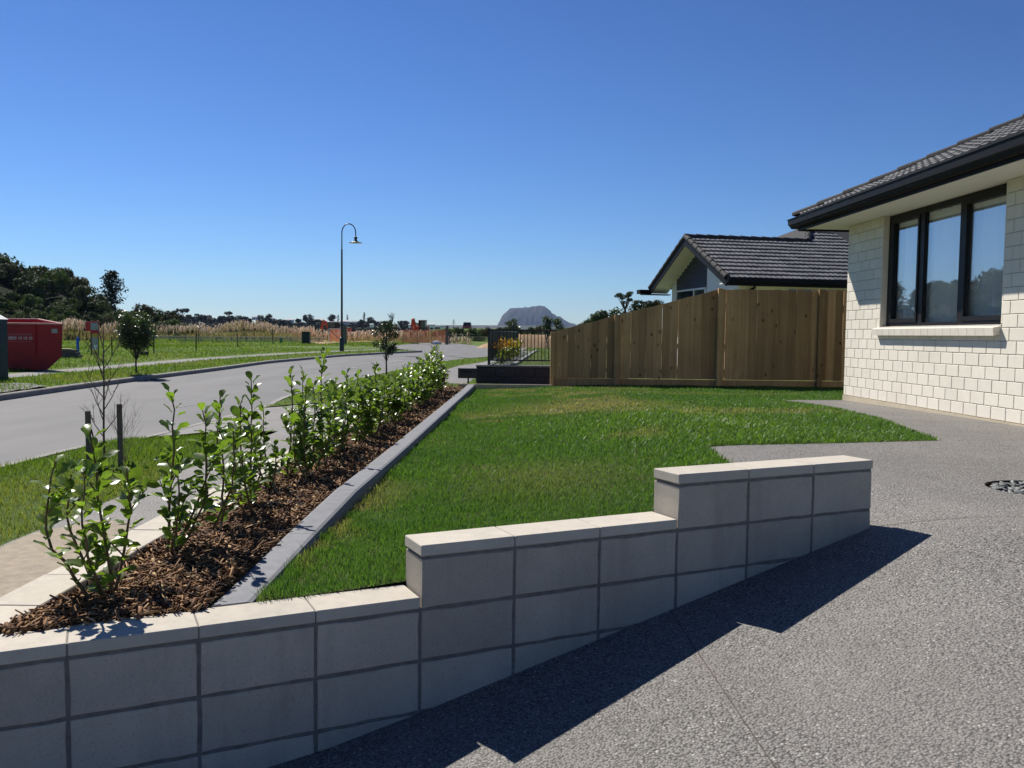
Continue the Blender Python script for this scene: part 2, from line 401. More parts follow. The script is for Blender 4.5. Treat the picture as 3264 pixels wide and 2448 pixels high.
M_FIELD = grass_ground_mat('field_grass', (0.075, 0.125, 0.022), (0.115, 0.165, 0.032), (0.17, 0.16, 0.07), 0.12)
M_VERGE = grass_ground_mat('verge_grass', (0.075, 0.12, 0.02), (0.105, 0.15, 0.03), (0.16, 0.15, 0.06), 0.5)
M_EARTH = mat('orange_earth', (0.36, 0.235, 0.125), 0.97, 0.3, 0.8, bump=0.6, bscale=4, c2=(0.23, 0.15, 0.085), c2scale=0.25, bdist=0.1)
M_BRICK = mat('cream_brick', (0.75, 0.69, 0.585), 0.75, 0.05, 9, rnd=0.035, c2=(0.68, 0.62, 0.52), c2scale=1.2, c2amt=(0.5, 0.8), bump=0.12, bscale=260, bdist=0.002)
M_BMORT = mat('brick_mortar', (0.44, 0.42, 0.38), 0.95, 0.15, 20)
M_PLINTH = mat('plinth_concrete', (0.50, 0.43, 0.31), 0.9, 0.12, 6, bump=0.3, bscale=70, c2=(0.40, 0.34, 0.25))
M_BLACK = mat('black_metal', (0.012, 0.0125, 0.014), 0.4, 0.15, 4, spec=0.5)
M_GUTTER = mat('dark_gutter', (0.011, 0.011, 0.013), 0.5, 0.1, 3, spec=0.12)
M_FRAME = mat('window_frame_dark', (0.016, 0.015, 0.016), 0.4, 0.1, 5, spec=0.15)
M_SOFFIT = mat('soffit_white', (0.86, 0.83, 0.75), 0.8, 0.04, 3)
M_TILE = mat('roof_tile', (0.135, 0.132, 0.133), 0.62, 0.3, 30, rnd=0.22, bump=0.3, bscale=180, spec=0.45, bdist=0.004)
M_HIPCAP = mat('hip_cap', (0.045, 0.044, 0.047), 0.75, 0.2, 12, rnd=0.12, spec=0.15)
M_CURTAIN = mat('sheer_curtain', (0.90, 0.88, 0.85), 0.9, 0.06, 4)
M_ROOM = mat('room_wall', (0.55, 0.53, 0.50), 0.9, 0.05, 2)
M_FENCE = wood_mat('fence_timber', (0.375, 0.228, 0.102), (0.54, 0.34, 0.155), rnd=0.38)
M_TIMBER = wood_mat('raw_timber', (0.60, 0.49, 0.31), (0.70, 0.59, 0.40), grain=(0.7, 9, 9), rnd=0.15, knots=False)
M_STAKE = wood_mat('weathered_stake', (0.13, 0.105, 0.085), (0.20, 0.165, 0.14), grain=(14, 14, 1), rnd=0.1, knots=False)
M_BARK = mat('bark', (0.085, 0.062, 0.045), 0.95, 0.3, 25, bump=0.6, bscale=40)
M_TWIG = mat('twig', (0.13, 0.095, 0.07), 0.9, 0.25, 25)
M_STEM = mat('hedge_stem', (0.15, 0.095, 0.045), 0.8, 0.2, 25)
M_LEAF = leafmat('hedge_leaf', (0.082, 0.138, 0.028), (0.128, 0.19, 0.04), 0.45, 0.34, 0.5, 0.3, 3.0)
M_LEAFY = leafmat('yellow_leaf', (0.45, 0.32, 0.02), (0.38, 0.30, 0.03), 0.4, 0.4, 0.4, 0.2)
M_TREE = leafmat('street_tree_leaf', (0.030, 0.050, 0.022), (0.055, 0.080, 0.030), 0.25, 0.33, 0.6, 0.2, 4)
M_HILL = [leafmat('hill_leaf_a', (0.034, 0.052, 0.019), (0.056, 0.074, 0.029), 0.15, 0.7, 0.1, 0.35, 0.3),
          leafmat('hill_leaf_b', (0.045, 0.075, 0.024), (0.070, 0.105, 0.034), 0.18, 0.7, 0.1, 0.35, 0.3),
          leafmat('hill_leaf_c', (0.042, 0.042, 0.018), (0.060, 0.054, 0.022), 0.15, 0.7, 0.1, 0.3, 0.3)]
M_PINE = leafmat('pine_needle', (0.016, 0.027, 0.015), (0.027, 0.038, 0.020), 0.1, 0.6, 0.2, 0.2, 0.5)
M_WOOD_FAR = leafmat('far_wood_leaf', (0.022, 0.033, 0.022), (0.037, 0.047, 0.027), 0.1, 0.7, 0.15, 0.3, 0.06)
M_MOUNT = mat('mountain_bush', (0.020, 0.025, 0.026), 0.95, 0.35, 0.02, c2=(0.032, 0.034, 0.036), c2scale=0.006, spec=0.1)
M_RED = mat('skip_red_paint', (0.40, 0.016, 0.018), 0.5, 0.14, 2.2, c2=(0.24, 0.010, 0.012), c2scale=1.3)
M_REDB = mat('red_sign_paint', (0.55, 0.03, 0.035), 0.45, 0.1, 5)
M_WHITE = mat('white_paint', (0.78, 0.77, 0.74), 0.6, 0.06, 5)
M_GREYP = mat('grey_print', (0.36, 0.37, 0.38), 0.6, 0.1, 12)
M_YEL = mat('yellow_print', (0.62, 0.38, 0.04), 0.6, 0.1, 12)
M_BLUE = mat('blue_plastic', (0.02, 0.13, 0.42), 0.4, 0.1, 6)
M_TEAL = mat('teal_plastic', (0.008, 0.030, 0.038), 0.5, 0.1, 3)
M_GREENBOX = mat('dark_green_paint', (0.012, 0.026, 0.018), 0.5, 0.12, 4)
M_ORANGE = mat('digger_orange', (0.52, 0.085, 0.03), 0.45, 0.15, 2)
M_MESHO = mat('orange_mesh', (0.85, 0.30, 0.13), 0.6, 0.15, 3)
M_RUBBER = mat('track_rubber', (0.02, 0.019, 0.018), 0.8, 0.2, 5)
M_DGLASS = mat('dark_glass', (0.02, 0.03, 0.03), 0.08, 0.05, 3, spec=0.8)
M_NWALL = mat('plaster_wall', (0.82, 0.81, 0.80), 0.85, 0.05, 3)
M_WEATHER = mat('weatherboard_grey', (0.055, 0.057, 0.068), 0.6, 0.08, 4, rnd=0.06)
M_DBLOCK = mat('charcoal_block', (0.045, 0.046, 0.054), 0.85, 0.3, 18, rnd=0.15, bump=0.9, bscale=38, bdist=0.012)
M_DCAP = mat('charcoal_cap', (0.20, 0.20, 0.20), 0.85, 0.12, 10)
M_STONE = mat('river_stone', (0.19, 0.195, 0.185), 0.7, 0.2, 30, rnd=0.3)
M_GRAVEL = mat('road_gravel', (0.20, 0.19, 0.18), 0.95, 0.4, 14, bump=0.9, bscale=45, bdist=0.03)
M_PLUME = attrmat('pampas_plume', 0.35, 0.8, 0.1, (1.2, 1.15, 1.0, 1))
M_GRASS = attrmat('grass_blade', 0.42, 0.44, 0.25)
M_CHIP = attrmat('bark_chip', 0.0, 0.8, 0.25)
M_PHOT = [leafmat('orange_shoot', (0.42, 0.16, 0.02), (0.36, 0.22, 0.03), 0.35, 0.35, 0.5, 0.3),
          leafmat('yellow_green_shoot', (0.20, 0.22, 0.03), (0.28, 0.24, 0.04), 0.35, 0.35, 0.5, 0.3)]

# ================================================================== SETTING: ground, street
WX, WY, WZ, WA = 0.1995, 3.494, CAMZ - 0.6568, 0.4534       # the block wall: origin, level of its top course, direction
WD = np.array([cos(WA), sin(WA), 0.0]); WN = np.array([-sin(WA), cos(WA), 0.0])
def wall(k, t=0.0, z=0.0): return np.array([WX, WY, WZ]) + WD * 0.4 * (k - 5.5) + WN * t + np.array([0, 0, z])

near_px = [(0, 1521), (362, 1421), (768, 1317), (950, 1267), (1189, 1205), (1330, 1174), (1452, 1152), (1551, 1143)]
far_px = [(0, 1278), (196, 1248), (449, 1213.5), (700, 1181), (858, 1158), (1080, 1137), (1270, 1126), (1346, 1123)]
NK = [onstreet(*p)[:2] for p in near_px]; FK = [onstreet(*p)[:2] for p in far_px]
def extend(P, back, fwd):
    P = [np.array(p) for p in P]; d0 = (P[0] - P[2]) / np.linalg.norm(P[0] - P[2]); d1 = (P[-1] - P[-2]) / np.linalg.norm(P[-1] - P[-2])
    return ([P[0] + d0 * back] if back else []) + P + ([P[-1] + d1 * fwd] if fwd else [])
def resample(P, step):
    P = np.array(P); s = np.r_[0, np.cumsum(np.linalg.norm(np.diff(P, axis=0), axis=1))]; u = np.arange(0, s[-1], step); u = np.r_[u, s[-1]]
    Q = np.c_[np.interp(u, s, P[:, 0]), np.interp(u, s, P[:, 1])]
    for _ in range(3):
        Q[1:-1] = 0.25 * Q[:-2] + 0.5 * Q[1:-1] + 0.25 * Q[2:]
    return Q
NK = resample(extend(NK, 24, 30), 1.0); FK = resample(extend(FK, 34, 0), 1.0)
def offset(Q, d):
    """offset to the left of travel by d"""
    T = np.gradient(Q, axis=0); T /= np.linalg.norm(T, axis=1, keepdims=True); return Q + np.c_[-T[:, 1], T[:, 0]] * d
def strip(name, A, B, zf, m, kind='structure', up=None):
    """sheet between two resampled lines of equal count"""
    n = len(A); k = 4; V = []
    for i in range(n):
        for j in range(k + 1):
            p = A[i] + (B[i] - A[i]) * j / k; V.append((p[0], p[1], float(zf(p[0], p[1]))))
    f = [(i * (k + 1) + j, i * (k + 1) + j + 1, (i + 1) * (k + 1) + j + 1, (i + 1) * (k + 1) + j) for i in range(n - 1) for j in range(k)]
    V = np.array(V); f = np.array(f)
    a = V[f[len(f) // 2]]
    if np.cross(a[1] - a[0], a[3] - a[0])[2] < 0: f = f[:, ::-1]
    o = link(name, mesh_np(name, V, f, True), None, m); tag(o, up, None, None, kind); return o

# the ground: one sheet to the horizon, low under the street and the section
def zground(X, Y):
    X = np.asarray(X, float); Y = np.asarray(Y, float)
    fx = np.interp(Y, FK[:, 1], FK[:, 0]) - 5.0
    fld = np.maximum(ss(fx + 0.6, fx, X), ss(118, 135, Y)) * ss(-40, -30, Y)
    lvl = zstreet(X, Y) + 0.13 + 0.03 * np.sin(X * .31) * np.cos(Y * .23)
    return -0.35 + (lvl + 0.35) * fld
xs = np.unique(np.r_[-12000, -6000, -2500, -1000, -500, -300, -200, -150, np.arange(-120, 40, 1.6), 40, 60, 80, 120, 200, 400, 900, 2500, 6000, 12000])
ys = np.unique(np.r_[-4000, -1500, -500, -200, -80, np.arange(-42, 140, 2.0), 150, 170, 200, 300, 500, 1000, 2500, 6000, 12000])
gx, gy = np.meshgrid(xs, ys); gz = zground(gx, gy)
nx = len(xs); idx = np.arange(gx.size).reshape(gx.shape)
f = np.stack([idx[:-1, :-1], idx[:-1, 1:], idx[1:, 1:], idx[1:, :-1]], -1).reshape(-1, 4)
tag(link('ground', mesh_np('ground', np.c_[gx.ravel(), gy.ravel(), gz.ravel()], f, True), None, M_FIELD), 'mown green field stretching from the far footpath to the hills', 'ground', kind='structure')

# road between the kerbs, then the turning area beyond the far kerb's end
n = 150
A = resample(NK, 1.0); ia = np.linspace(0, len(NK) - 1, n); A = np.c_[np.interp(ia, range(len(NK)), NK[:, 0]), np.interp(ia, range(len(NK)), NK[:, 1])]
ib = np.linspace(0, len(FK) - 1, n); B = np.c_[np.interp(ib, range(len(FK)), FK[:, 0]), np.interp(ib, range(len(FK)), FK[:, 1])]
strip('road', A, B, lambda x, y: zstreet(x, y), M_ASPH, up='pale grey asphalt road curving away past the hedge')
tp = [(1346, 1123), (1250, 1110), (1095, 1094), (1180, 1090), (1300, 1094), (1430, 1094), (1500, 1100), (1551, 1109), (1640, 1122)]
TP = [onstreet(*p)[:2] for p in tp]
TP += [NK[-1] + np.array([12, 10.0]), NK[-1], ] + [NK[i] for i in range(len(NK) - 2, len(NK) - 34, -1)] + [FK[-1] + np.array([0.3, -3])]
o = sheet('side_road', TP, lambda x, y: zstreet(x, y) + 0.02, 3.0, M_ASPH); tag(o, 'grey turning area of the road beside the orange mesh fence', 'road', kind='structure')

# kerbs: stones of about 1 m laid end to end, a real step above the road
def kerbs(name, Q, side, label, gap=None):
    root = thing(name, (Q[0][0], Q[0][1], 0), label, 'kerb')
    L = root.location
    for i in range(len(Q) - 1):
        a, b = Q[i], Q[i + 1]
        t = (b - a) / np.linalg.norm(b - a); nn = np.array([-t[1], t[0]]) * side
        hzf = lambda yy_: 0.135 - (0.11 * float(ss(gap[0] - 2.4, gap[0] - .6, yy_) * ss(gap[1] + 2.4, gap[1] + .6, yy_)) if gap else 0.0)
        hz, hz2 = hzf(a[1]), hzf(b[1])
        m = MB(); a2 = a + t * 0.004; b2 = b - t * 0.004
        za, zb = float(zstreet(*a)), float(zstreet(*b))
        prf = lambda hz: [(0, -0.1), (0.0, hz - 0.02), (0.02, hz), (0.15, hz + 0.005), (0.15, -0.1)]
        pr = prf(hz); pr2 = prf(hz2)
        P = [(a2[0] + nn[0] * q - L[0], a2[1] + nn[1] * q - L[1], za + h) for q, h in pr] + [(b2[0] + nn[0] * q - L[0], b2[1] + nn[1] * q - L[1], zb + h) for q, h in pr2]
        k = len(pr); m.add(P, [(j, (j + 1) % k, k + (j + 1) % k, k + j) for j in range(k)] + [tuple(range(k)), tuple(range(k, 2 * k))])
        o = m.build('kerb_stone', M_KERB, root); recalc(o.data)
    return root
FKv = FK[(FK[:, 1] > 4)]; NKv = NK[(NK[:, 1] > 0) & (NK[:, 1] < 60)]
kerbs('kerb', FKv, 1, 'concrete kerb along the far side of the road under the lamp post')
APRON = (13.2, 17.4)
NKa = NKv
kerbs('kerb', NKa, -1, 'concrete kerb along the near side of the road behind the hedge', gap=APRON)
tag(strip('verge', offset(FK, 0.15), offset(FK, 3.1), lambda x, y: zstreet(x, y) + 0.135, M_VERGE), 'grass verge between the far kerb and the far footpath', 'verge')
tag(strip('footpath', offset(FK, 3.1), offset(FK, 4.5), lambda x, y: zstreet(x, y) + 0.142, M_CONC), 'concrete footpath beyond the road', 'footpath')
tag(strip('verge', offset(FK, 4.5), offset(FK, 6.2), lambda x, y: zstreet(x, y) + 0.138, M_VERGE), 'grass edge between the far footpath and the field', 'verge')

# near side: verge, apron, footpath
nr = NK[(NK[:, 1] > -14) & (NK[:, 1] < 90)]
def nearx(Y): return np.interp(Y, NK[:, 1], NK[:, 0])
VI = -3.45                                                    # house-side edge of the verge
def znear(X, Y): return zstreet(X, Y) + 0.125
def verge_poly(y0, y1, xr):
    Y = np.arange(y0, y1 + .01, 1.0); L_ = [(nearx(y) + 0.15, y) for y in Y]; R_ = [(xr(y), y) for y in Y[::-1]]; return L_ + R_
vr = lambda y: float(np.interp(y, [-14, 12, 20, 40, 55], [VI, VI, VI, VI + 1.0, VI + 3.6]))
VP1 = verge_poly(-14, APRON[0] - 0.5, vr); VP2 = verge_poly(APRON[1] + 0.6, 58, vr)
def zverge(X, Y):
    X = np.asarray(X, float); Y = np.asarray(Y, float)
    tp = ss(APRON[0] - 2.2, APRON[0] - .6, Y) * ss(APRON[1] + 2.3, APRON[1] + .7, Y)
    return znear(X, Y) - 0.10 * ss(1.2, 0.15, X - nearx(Y)) * tp
tag(sheet('verge', VP1, zverge, 0.5, M_VERGE), 'near grass verge with the staked sapling', 'verge', kind='structure')
tag(sheet('verge', VP2, zverge, 0.7, M_VERGE), 'near grass verge beyond the driveway crossing', 'verge', kind='structure')
AP = verge_poly(APRON[0] - 0.5, APRON[1] + 0.6, vr)
tag(sheet('driveway_crossing', AP, lambda x, y: 0.125 - 0.10 * ss(1.2, 0.15, x - nearx(y)), 0.4, M_CONC), 'concrete driveway crossing over the near verge', 'driveway', kind='structure')
FPp = [(vr(y), y) for y in np.arange(-14, 59, 2.0)] + [(float(np.interp(y, [-14, 14, 20, 40, 60], [-1.9, -1.9, -1.55, -0.6, 2.2])), y) for y in np.arange(58, -15, -2.0)]
tag(sheet('footpath', FPp, lambda x, y: znear(x, y) + 0.006, 1.0, M_AGG), 'grey footpath along the outer garden wall', 'footpath', kind='structure')
dp0 = [(-3.5, 3.6), (-3.4, 5.0), (-3.42, 6.1), (-3.1, 6.7), (-2.75, 6.3), (-2.5, 5.2), (-2.2, 4.2), (-1.95, 3.9), (-1.95, 2.0), (-3.5, 2.0)]
dp = []
for i in range(len(dp0)):
    a, b = np.array(dp0[i]), np.array(dp0[(i + 1) % len(dp0)])
    for q in np.arange(0, 1, .12):
        p_ = a + (b - a) * q; ok_ = 2.2 < p_[1] and -3.38 < p_[0] < -2.0; dp.append(tuple(p_ + (rng.normal(0, .045, 2) if ok_ else 0)))
tag(sheet('dirt_patch', dp, lambda x, y: znear(x, y) + 0.012, 0.3, M_DIRT), 'dry pale dirt spread over the near footpath', 'dirt', kind='structure')

# ------------------------------------------------------------------ driveway, lawn, bed
HA = aty(2688, 1258, 12.8); HB = onz(3264, 1354, HA[2])      # foot of the house wall, far corner and right edge of the photo
HD = (HB - HA); HD[2] = 0; HD /= np.linalg.norm(HD); HN = np.array([HD[1], -HD[0], 0.0])
if HN[0] > 0: HN = -HN
def hw(u, t=0.0, z=0.0): return np.array([HA[0], HA[1], 0]) + HD * u + HN * t + np.array([0, 0, z])
lawn_edge = [wall(k, 0.19)[:2] for k in np.linspace(2.55, 9.1, 8)]
xb = 1.52; tb = (xb - lawn_edge[-1][0])
LAWN = [tuple(p) for p in lawn_edge] + [(1.52, 4.4), (1.50, 5.9), (1.52, 6.72), (2.6, 6.98), (3.62, 7.26), (3.78, 8.2), (3.98, 9.4), (4.08, 10.6), (4.05, 11.7), (3.83, 12.55), tuple(hw(0.0, 0.05)[:2]), (8.5, 12.7), (8.5, 16.36), (-0.80, 16.0), (-0.86, 12.0), (-0.93, 7.0)]
tag(sheet('lawn', LAWN, zlawn, 0.25, M_LAWN), 'young green lawn behind the block wall', 'lawn', kind='structure')
SP = (3.08, 4.93); SPR = 0.30
hole = [(SP[0] + SPR * cos(a), SP[1] + SPR * sin(a)) for a in np.linspace(0, 2 * pi, 25)[:-1]]
DRIVE = [tuple(wall(k, -0.001)[:2]) for k in np.linspace(-1.2, 10, 14)] + [tuple(wall(10, 0.19)[:2]), tuple(wall(9.15, 0.192)[:2]), (1.522, 4.4), (1.502, 5.9), (1.522, 6.72), (2.6, 6.98), (3.62, 7.26), (3.78, 8.2), (3.98, 9.4), (4.08, 10.6), (4.05, 11.7), (3.83, 12.55), tuple(hw(0, .002)[:2]), tuple(hw(9.0, .002)[:2]), (9, 3.5), (9, -5), (-3.45, -5), (-3.45, 1.9)]
drv = sheet('driveway', DRIVE, zdrive, 0.22, M_AGG, hole=hole); tag(drv, 'exposed aggregate driveway sloping down along the block wall', 'driveway', kind='structure')
M_JOINT = mat('saw_cut', (0.075, 0.06, 0.05), 0.95, 0.3, 30)
def saw_cut(pts, w=0.0035):
    m = MB(); P = np.array(pts)
    for i in range(len(P) - 1):
        for s in range(8):
            a = P[i] + (P[i + 1] - P[i]) * s / 8; b = P[i] + (P[i + 1] - P[i]) * (s + 1) / 8
            t = (b - a) / np.linalg.norm(b - a); nn = np.array([-t[1], t[0]]) * w / 2
            m.add([(q[0], q[1], float(zdrive(q[0], q[1])) + 0.003) for q in (a - nn, b - nn, b + nn, a + nn)], [(0, 1, 2, 3)])
    m.build('saw_cut', M_JOINT, drv)
def ondrive(x, y):
    z = 0.5
    for _ in range(40):
        p = onz(x, y, z); z = 0.6 * z + 0.4 * float(zdrive(p[0], p[1]))
    return onz(x, y, z)
saw_cut([ondrive(2792, 1679)[:2], ondrive(3264, 1647)[:2], ondrive(3264, 1647)[:2] + np.array([1.5, 0.15])])
saw_cut([ondrive(2120, 1925)[:2], ondrive(2465, 2441)[:2], ondrive(2465, 2441)[:2] + np.array([.25, -.8])])
saw_cut([(3.62, 7.26), tuple(hw(5.3, 0.01)[:2])])
# soak pit: a sunk hole filled with river stones
mb = MB(); mb.lathe([(SPR, float(zdrive(*SP)) + 0.0), (SPR, float(zdrive(*SP)) - 0.09), (0.01, float(zdrive(*SP)) - 0.09)], 24, (SP[0], SP[1], 0))
mb.build('pit_lining', M_SOIL, drv)
st = MB(); st.lathe([(0.0, -0.5), (0.6, -0.36), (0.95, 0.0), (0.62, 0.35), (0.0, 0.5)], 8); st_me = st.mesh('river_stone'); st_me.materials.append(M_STONE)
for i in range(150):
    r = (SPR - 0.03) * sqrt(random.random()); a = random.random() * 2 * pi
    o = link('river_stone', st_me, None); o.location = (SP[0] + r * cos(a), SP[1] + r * sin(a), float(zdrive(*SP)) - 0.018 + random.random() * 0.022)
    o.scale = (random.uniform(.024, .040), random.uniform(.015, .023), random.uniform(.012, .018)); o.rotation_euler = (random.uniform(-.4, .4), random.uniform(-.4, .4), random.random() * 6)
    tag(o, 'smooth grey river stone in the round soak pit on the driveway', 'stone', 'river stones in the soak pit')

# ------------------------------------------------------------------ stepped block wall
def block_wall_part(root, me, k, zb, M, name, dx=0.0):
    o = link(name, me, root); p = wall(k, 0, 0) - np.array(root.location)
    o.location = (p[0] + 0, p[1], zb - root.location[2]); o.rotation_euler = (0, 0, WA); return o
J = 0.0065
def rough_block(seed, nl=6, ns=3):
    """block with slightly ragged arrises"""
    g = np.random.default_rng(seed); x0, x1, z0, z1 = J, 0.4 - J, J, 0.2 - J; per = []
    for a, b, n_ in (((x0, z0), (x1, z0), nl), ((x1, z0), (x1, z1), ns), ((x1, z1), (x0, z1), nl), ((x0, z1), (x0, z0), ns)):
        for i in range(n_): per.append((a[0] + (b[0] - a[0]) * i / n_, a[1] + (b[1] - a[1]) * i / n_))
    k = len(per); cx, cz = 0.2, 0.1; m = MB(); A = [(x + g.normal(0, .0012), 0.003 + abs(g.normal(0, .0008)), z + g.normal(0, .0014)) for x, z in per]
    B = [(x + (.0035 if x < cx else -.0035) * (1 if abs(x - cx) > .18 else 0), 0.0, z + (.0035 if z < cz else -.0035) * (1 if abs(z - cz) > .085 else 0)) for x, _, z in A]; D = [(x, 0.19, z) for x, z in per]
    m.add(A + B + D, [(i, (i + 1) % k, k + (i + 1) % k, k + i) for i in range(k)] + [((i + 1) % k, i, 2 * k + i, 2 * k + (i + 1) % k) for i in range(k)] + [tuple(range(k, 2 * k)), tuple(range(2 * k, 3 * k))[::-1]])
    me = m.mesh('block'); me.materials.append(M_BLOCK); recalc(me); return me
blks = [rough_block(60 + i) for i in range(8)]; blk = blks[0]
cap = MB().cbox(0.002, 0.398, -0.001, 0.192, 0.007, 0.05, 0.003).mesh('cap'); cap.materials.append(M_CAP)
K0 = -0.9
wroot = thing('retaining_wall', wall(10, 0, -WZ - 0.1 + 0.3), 'stepped grey concrete block wall with pale caps beside the driveway', 'wall')
for ks, ke, lev in ((7, 10, 0.0), (4, 7, -0.2), (-1, 4, -0.4)):
    for k in range(ks, ke):
        o = block_wall_part(wroot, cap, k, WZ + lev, M_CAP, 'cap')
        for c in range(1, 6):
            zt = WZ + lev - 0.2 * c
            q = wall(k + .5)
            if zt + 0.2 < float(zdrive(q[0] - 0.3, q[1] - 0.15)) - 0.04: break
            block_wall_part(wroot, blks[(k * 3 + c * 5 + (k * k) % 7) % 8], k, zt, M_BLOCK, 'block')
    m = MB(); a = wall(ks, 0, 0); g = 0.003
    Mx = Matrix.Translation(Vector(a) - wroot.location) @ Matrix.Rotation(WA, 4, 'Z')
    m.box(0.012 if ks > -1 else 0, (ke - ks) * 0.4 - (0.012 if ke == 10 else -0.012), g, 0.19 - g, -1.5 - WZ + 0.5, lev + 0.0085, Mx)
    m.box(0.02, (ke - ks) * 0.4 - 0.02, 0.004, 0.186, lev + 0.0085, lev + 0.0475, Mx)
    m.build('mortar', M_MORTAR, wroot)

# outer garden wall along the footpath: caps and block courses
OX0, OX1, OY0, OY1, OZ = -1.90, -1.70, 2.66, 15.9, 0.60
oroot = thing('garden_wall', (OX1, OY0, 0.1), 'low pale capped wall between the garden bed and the footpath', 'wall')
ocap = MB().cbox(-0.20, 0, 0.002, 0.398, -0.045, 0, 0.004).mesh('cap'); ocap.materials.append(M_CAP)
oblk = MB().cbox(-0.19, -0.01, J, 0.4 - J, J, 0.2 - J, 0.003).mesh('block'); oblk.materials.append(M_BLOCK)
for i in range(33):
    o = link('cap', ocap, oroot); o.location = (0, i * 0.4, OZ - 0.1 + random.uniform(-.0015, .0015))
    for c in range(3):
        o = link('block', oblk, oroot); o.location = (0, i * 0.4, OZ - 0.1 - 0.05 - 0.2 * (c + 1))
MB().box(-0.186, -0.014, 0, 13.2, -0.35, OZ - 0.1 - 0.044).build('mortar', M_MORTAR, oroot)

# edging between bed and lawn: dark concrete kerb stones with rounded tops
eroot = thing('bed_edging', (-1.02, 3.3, 0.55), 'blue grey concrete edging between the bark bed and the lawn', 'edging')
def edgex(Y): return np.interp(Y, [2.9, 4.56, 6.63, 15.6], [-1.105, -1.07, -1.01, -0.83])
y = 3.085; EZ = 0.665
while y < 15.9:
    y2 = min(y + 1.0, 15.95); m = MB(); prof = [(0, -0.3), (0, -0.02), (0.006, -0.006), (0.02, 0), (0.125, 0), (0.14, -0.006), (0.15, -0.025), (0.155, -0.3)]
    P = []
    for yy, dz in ((y + 0.0015, 0), (y2 - 0.0015, 0)):
        # the wall end is cut square to the block wall
        for q, h in prof:
            sk = q * 0.487 if yy < 3.1 else 0
            ez = EZ - 0.07 * float(ss(5.0, 3.1, yy)) + 0.0 * dz
            P.append((edgex(yy) + q + 1.02, yy + sk - 3.3, ez + h - 0.55))
    k = len(prof); m.add(P, [(j, (j + 1) % k, k + (j + 1) % k, k + j) for j in range(k)] + [tuple(range(k)), tuple(range(k, 2 * k))])
    o = m.build('edging_stone', M_EDGE, eroot); recalc(o.data); y = y2
# garden bed: soil with thousands of bark chips
def zbed(X, Y): return 0.555 + 0.035 * ss(-1.7, -1.25, np.asarray(X, float)) + 0.03 * np.sin(np.asarray(Y) * 3.7 + np.asarray(X) * 5) * 0.6 + 0.015 * ss(6, 3, np.asarray(Y, float))
BED = [(-1.702, 2.75), (-1.45, 2.885), (-1.10, 3.05)] + [(float(edgex(v)) + 0.002, v) for v in np.arange(3.2, 15.9, 0.6)] + [(-0.83, 15.9), (-1.702, 15.9)]
tag(sheet('garden_bed', BED, zbed, 0.15, M_SOIL), 'dark soil of the long garden bed', 'soil', kind='structure')
nchip = 30000
yy = 2.8 + 13.1 * rng.random(nchip) ** 1.55; xx = -1.71 + rng.random(nchip) * 0.92
ok = inside(BED, xx, yy); xx, yy = xx[ok], yy[ok]; nchip = len(xx)
tv = np.array([(-.5, -.5, -.5), (.5, -.45, -.5), (.42, .5, -.5), (-.4, .45, -.5), (-.45, -.45, .5), (.5, -.38, .4), (.36, .5, .5), (-.4, .5, .3)], float)
tf = [(3, 2, 1, 0), (4, 5, 6, 7), (0, 1, 5, 4), (1, 2, 6, 5), (2, 3, 7, 6), (3, 0, 4, 7)]
d = unit(nchip); d[:, 2] *= 0.45; nr_ = unit(nchip) * 0.55 + np.array([0, 0, 1.0]); R = frames(d, nr_)
far = 1 + 0.05 * (yy - 3)
big = rng.random(nchip); S = np.c_[(0.004 + 0.011 * big ** 2) * far, (0.012 + 0.085 * rng.random(nchip) ** 2.4) * far, 0.0025 + 0.005 * rng.random(nchip)]
T = np.c_[xx, yy, zbed(xx, yy) + 0.002 + 0.022 * rng.random(nchip)]
V, Fc = scatter(tv, tf, R * S[:, None, :], T); me = mesh_np('bark_mulch', V, Fc)
pal = np.array([(0.10, 0.048, 0.022), (0.16, 0.078, 0.033), (0.23, 0.12, 0.05), (0.05, 0.026, 0.015), (0.34, 0.20, 0.09), (0.48, 0.32, 0.17)])
pk = rng.choice(6, nchip, p=[.22, .26, .22, .13, .11, .06]); setcol(me, pal[pk] * rng.uniform(.75, 1.25, (nchip, 1)), 8)
tag(link('bark_mulch', me, None, M_CHIP), 'brown bark chip mulch covering the garden bed', 'mulch', kind='stuff')

# pale board where the lawn ends by the neighbour's wall
o = MB().cbox(-1.0, 0.74, 16.0, 16.04, 0.5, 0.672, 0.004).build('edging_board', M_TIMBER)
tag(o, 'pale timber board along the far end of the lawn', 'board')

# ================================================================== timber fence
FY = 16.34
fx0 = float(aty(1757, 1200, FY)[0]); fxs = float(aty(2291, 1000, FY)[0])
def fence_top(x): return np.interp(x, [fx0, fxs, 99], [1.655, 2.50, 2.535])
froot = thing('paling_fence', (fxs, FY, 0.68), 'brown timber paling fence stepping down towards the street', 'fence')
L = froot.location
x = fx0 + 0.004; i = 0
while x < 8.4:
    w = 0.146 + random.uniform(-.004, .003); g = random.choice((0.001, 0.002, 0.003, 0.004, 0.005, 0.007)); x1 = x + w
    zb = 0.792 + random.uniform(-.003, .003); ju = random.uniform(-.006, .005); zt0, zt1 = float(fence_top(x)) + ju, float(fence_top(x1)) + ju; dy = random.uniform(-.003, .003)
    if x > fxs: zt0 = zt1 = zt1 + random.uniform(-.008, .006)
    m = MB(); lean = random.uniform(-.004, .004)
    P = [(x, 0, zb), (x1, 0, zb), (x1 + lean, 0, zt1), (x + lean, 0, zt0)]
    m.prism([(a - L[0], dy, c - L[2]) for a, _, c in P], (0, 0.019, 0)); o = m.build('paling', M_FENCE, froot); recalc(o.data)
    x = x1 + g; i += 1
px_posts = [1762, 1967, 2294, 2614]
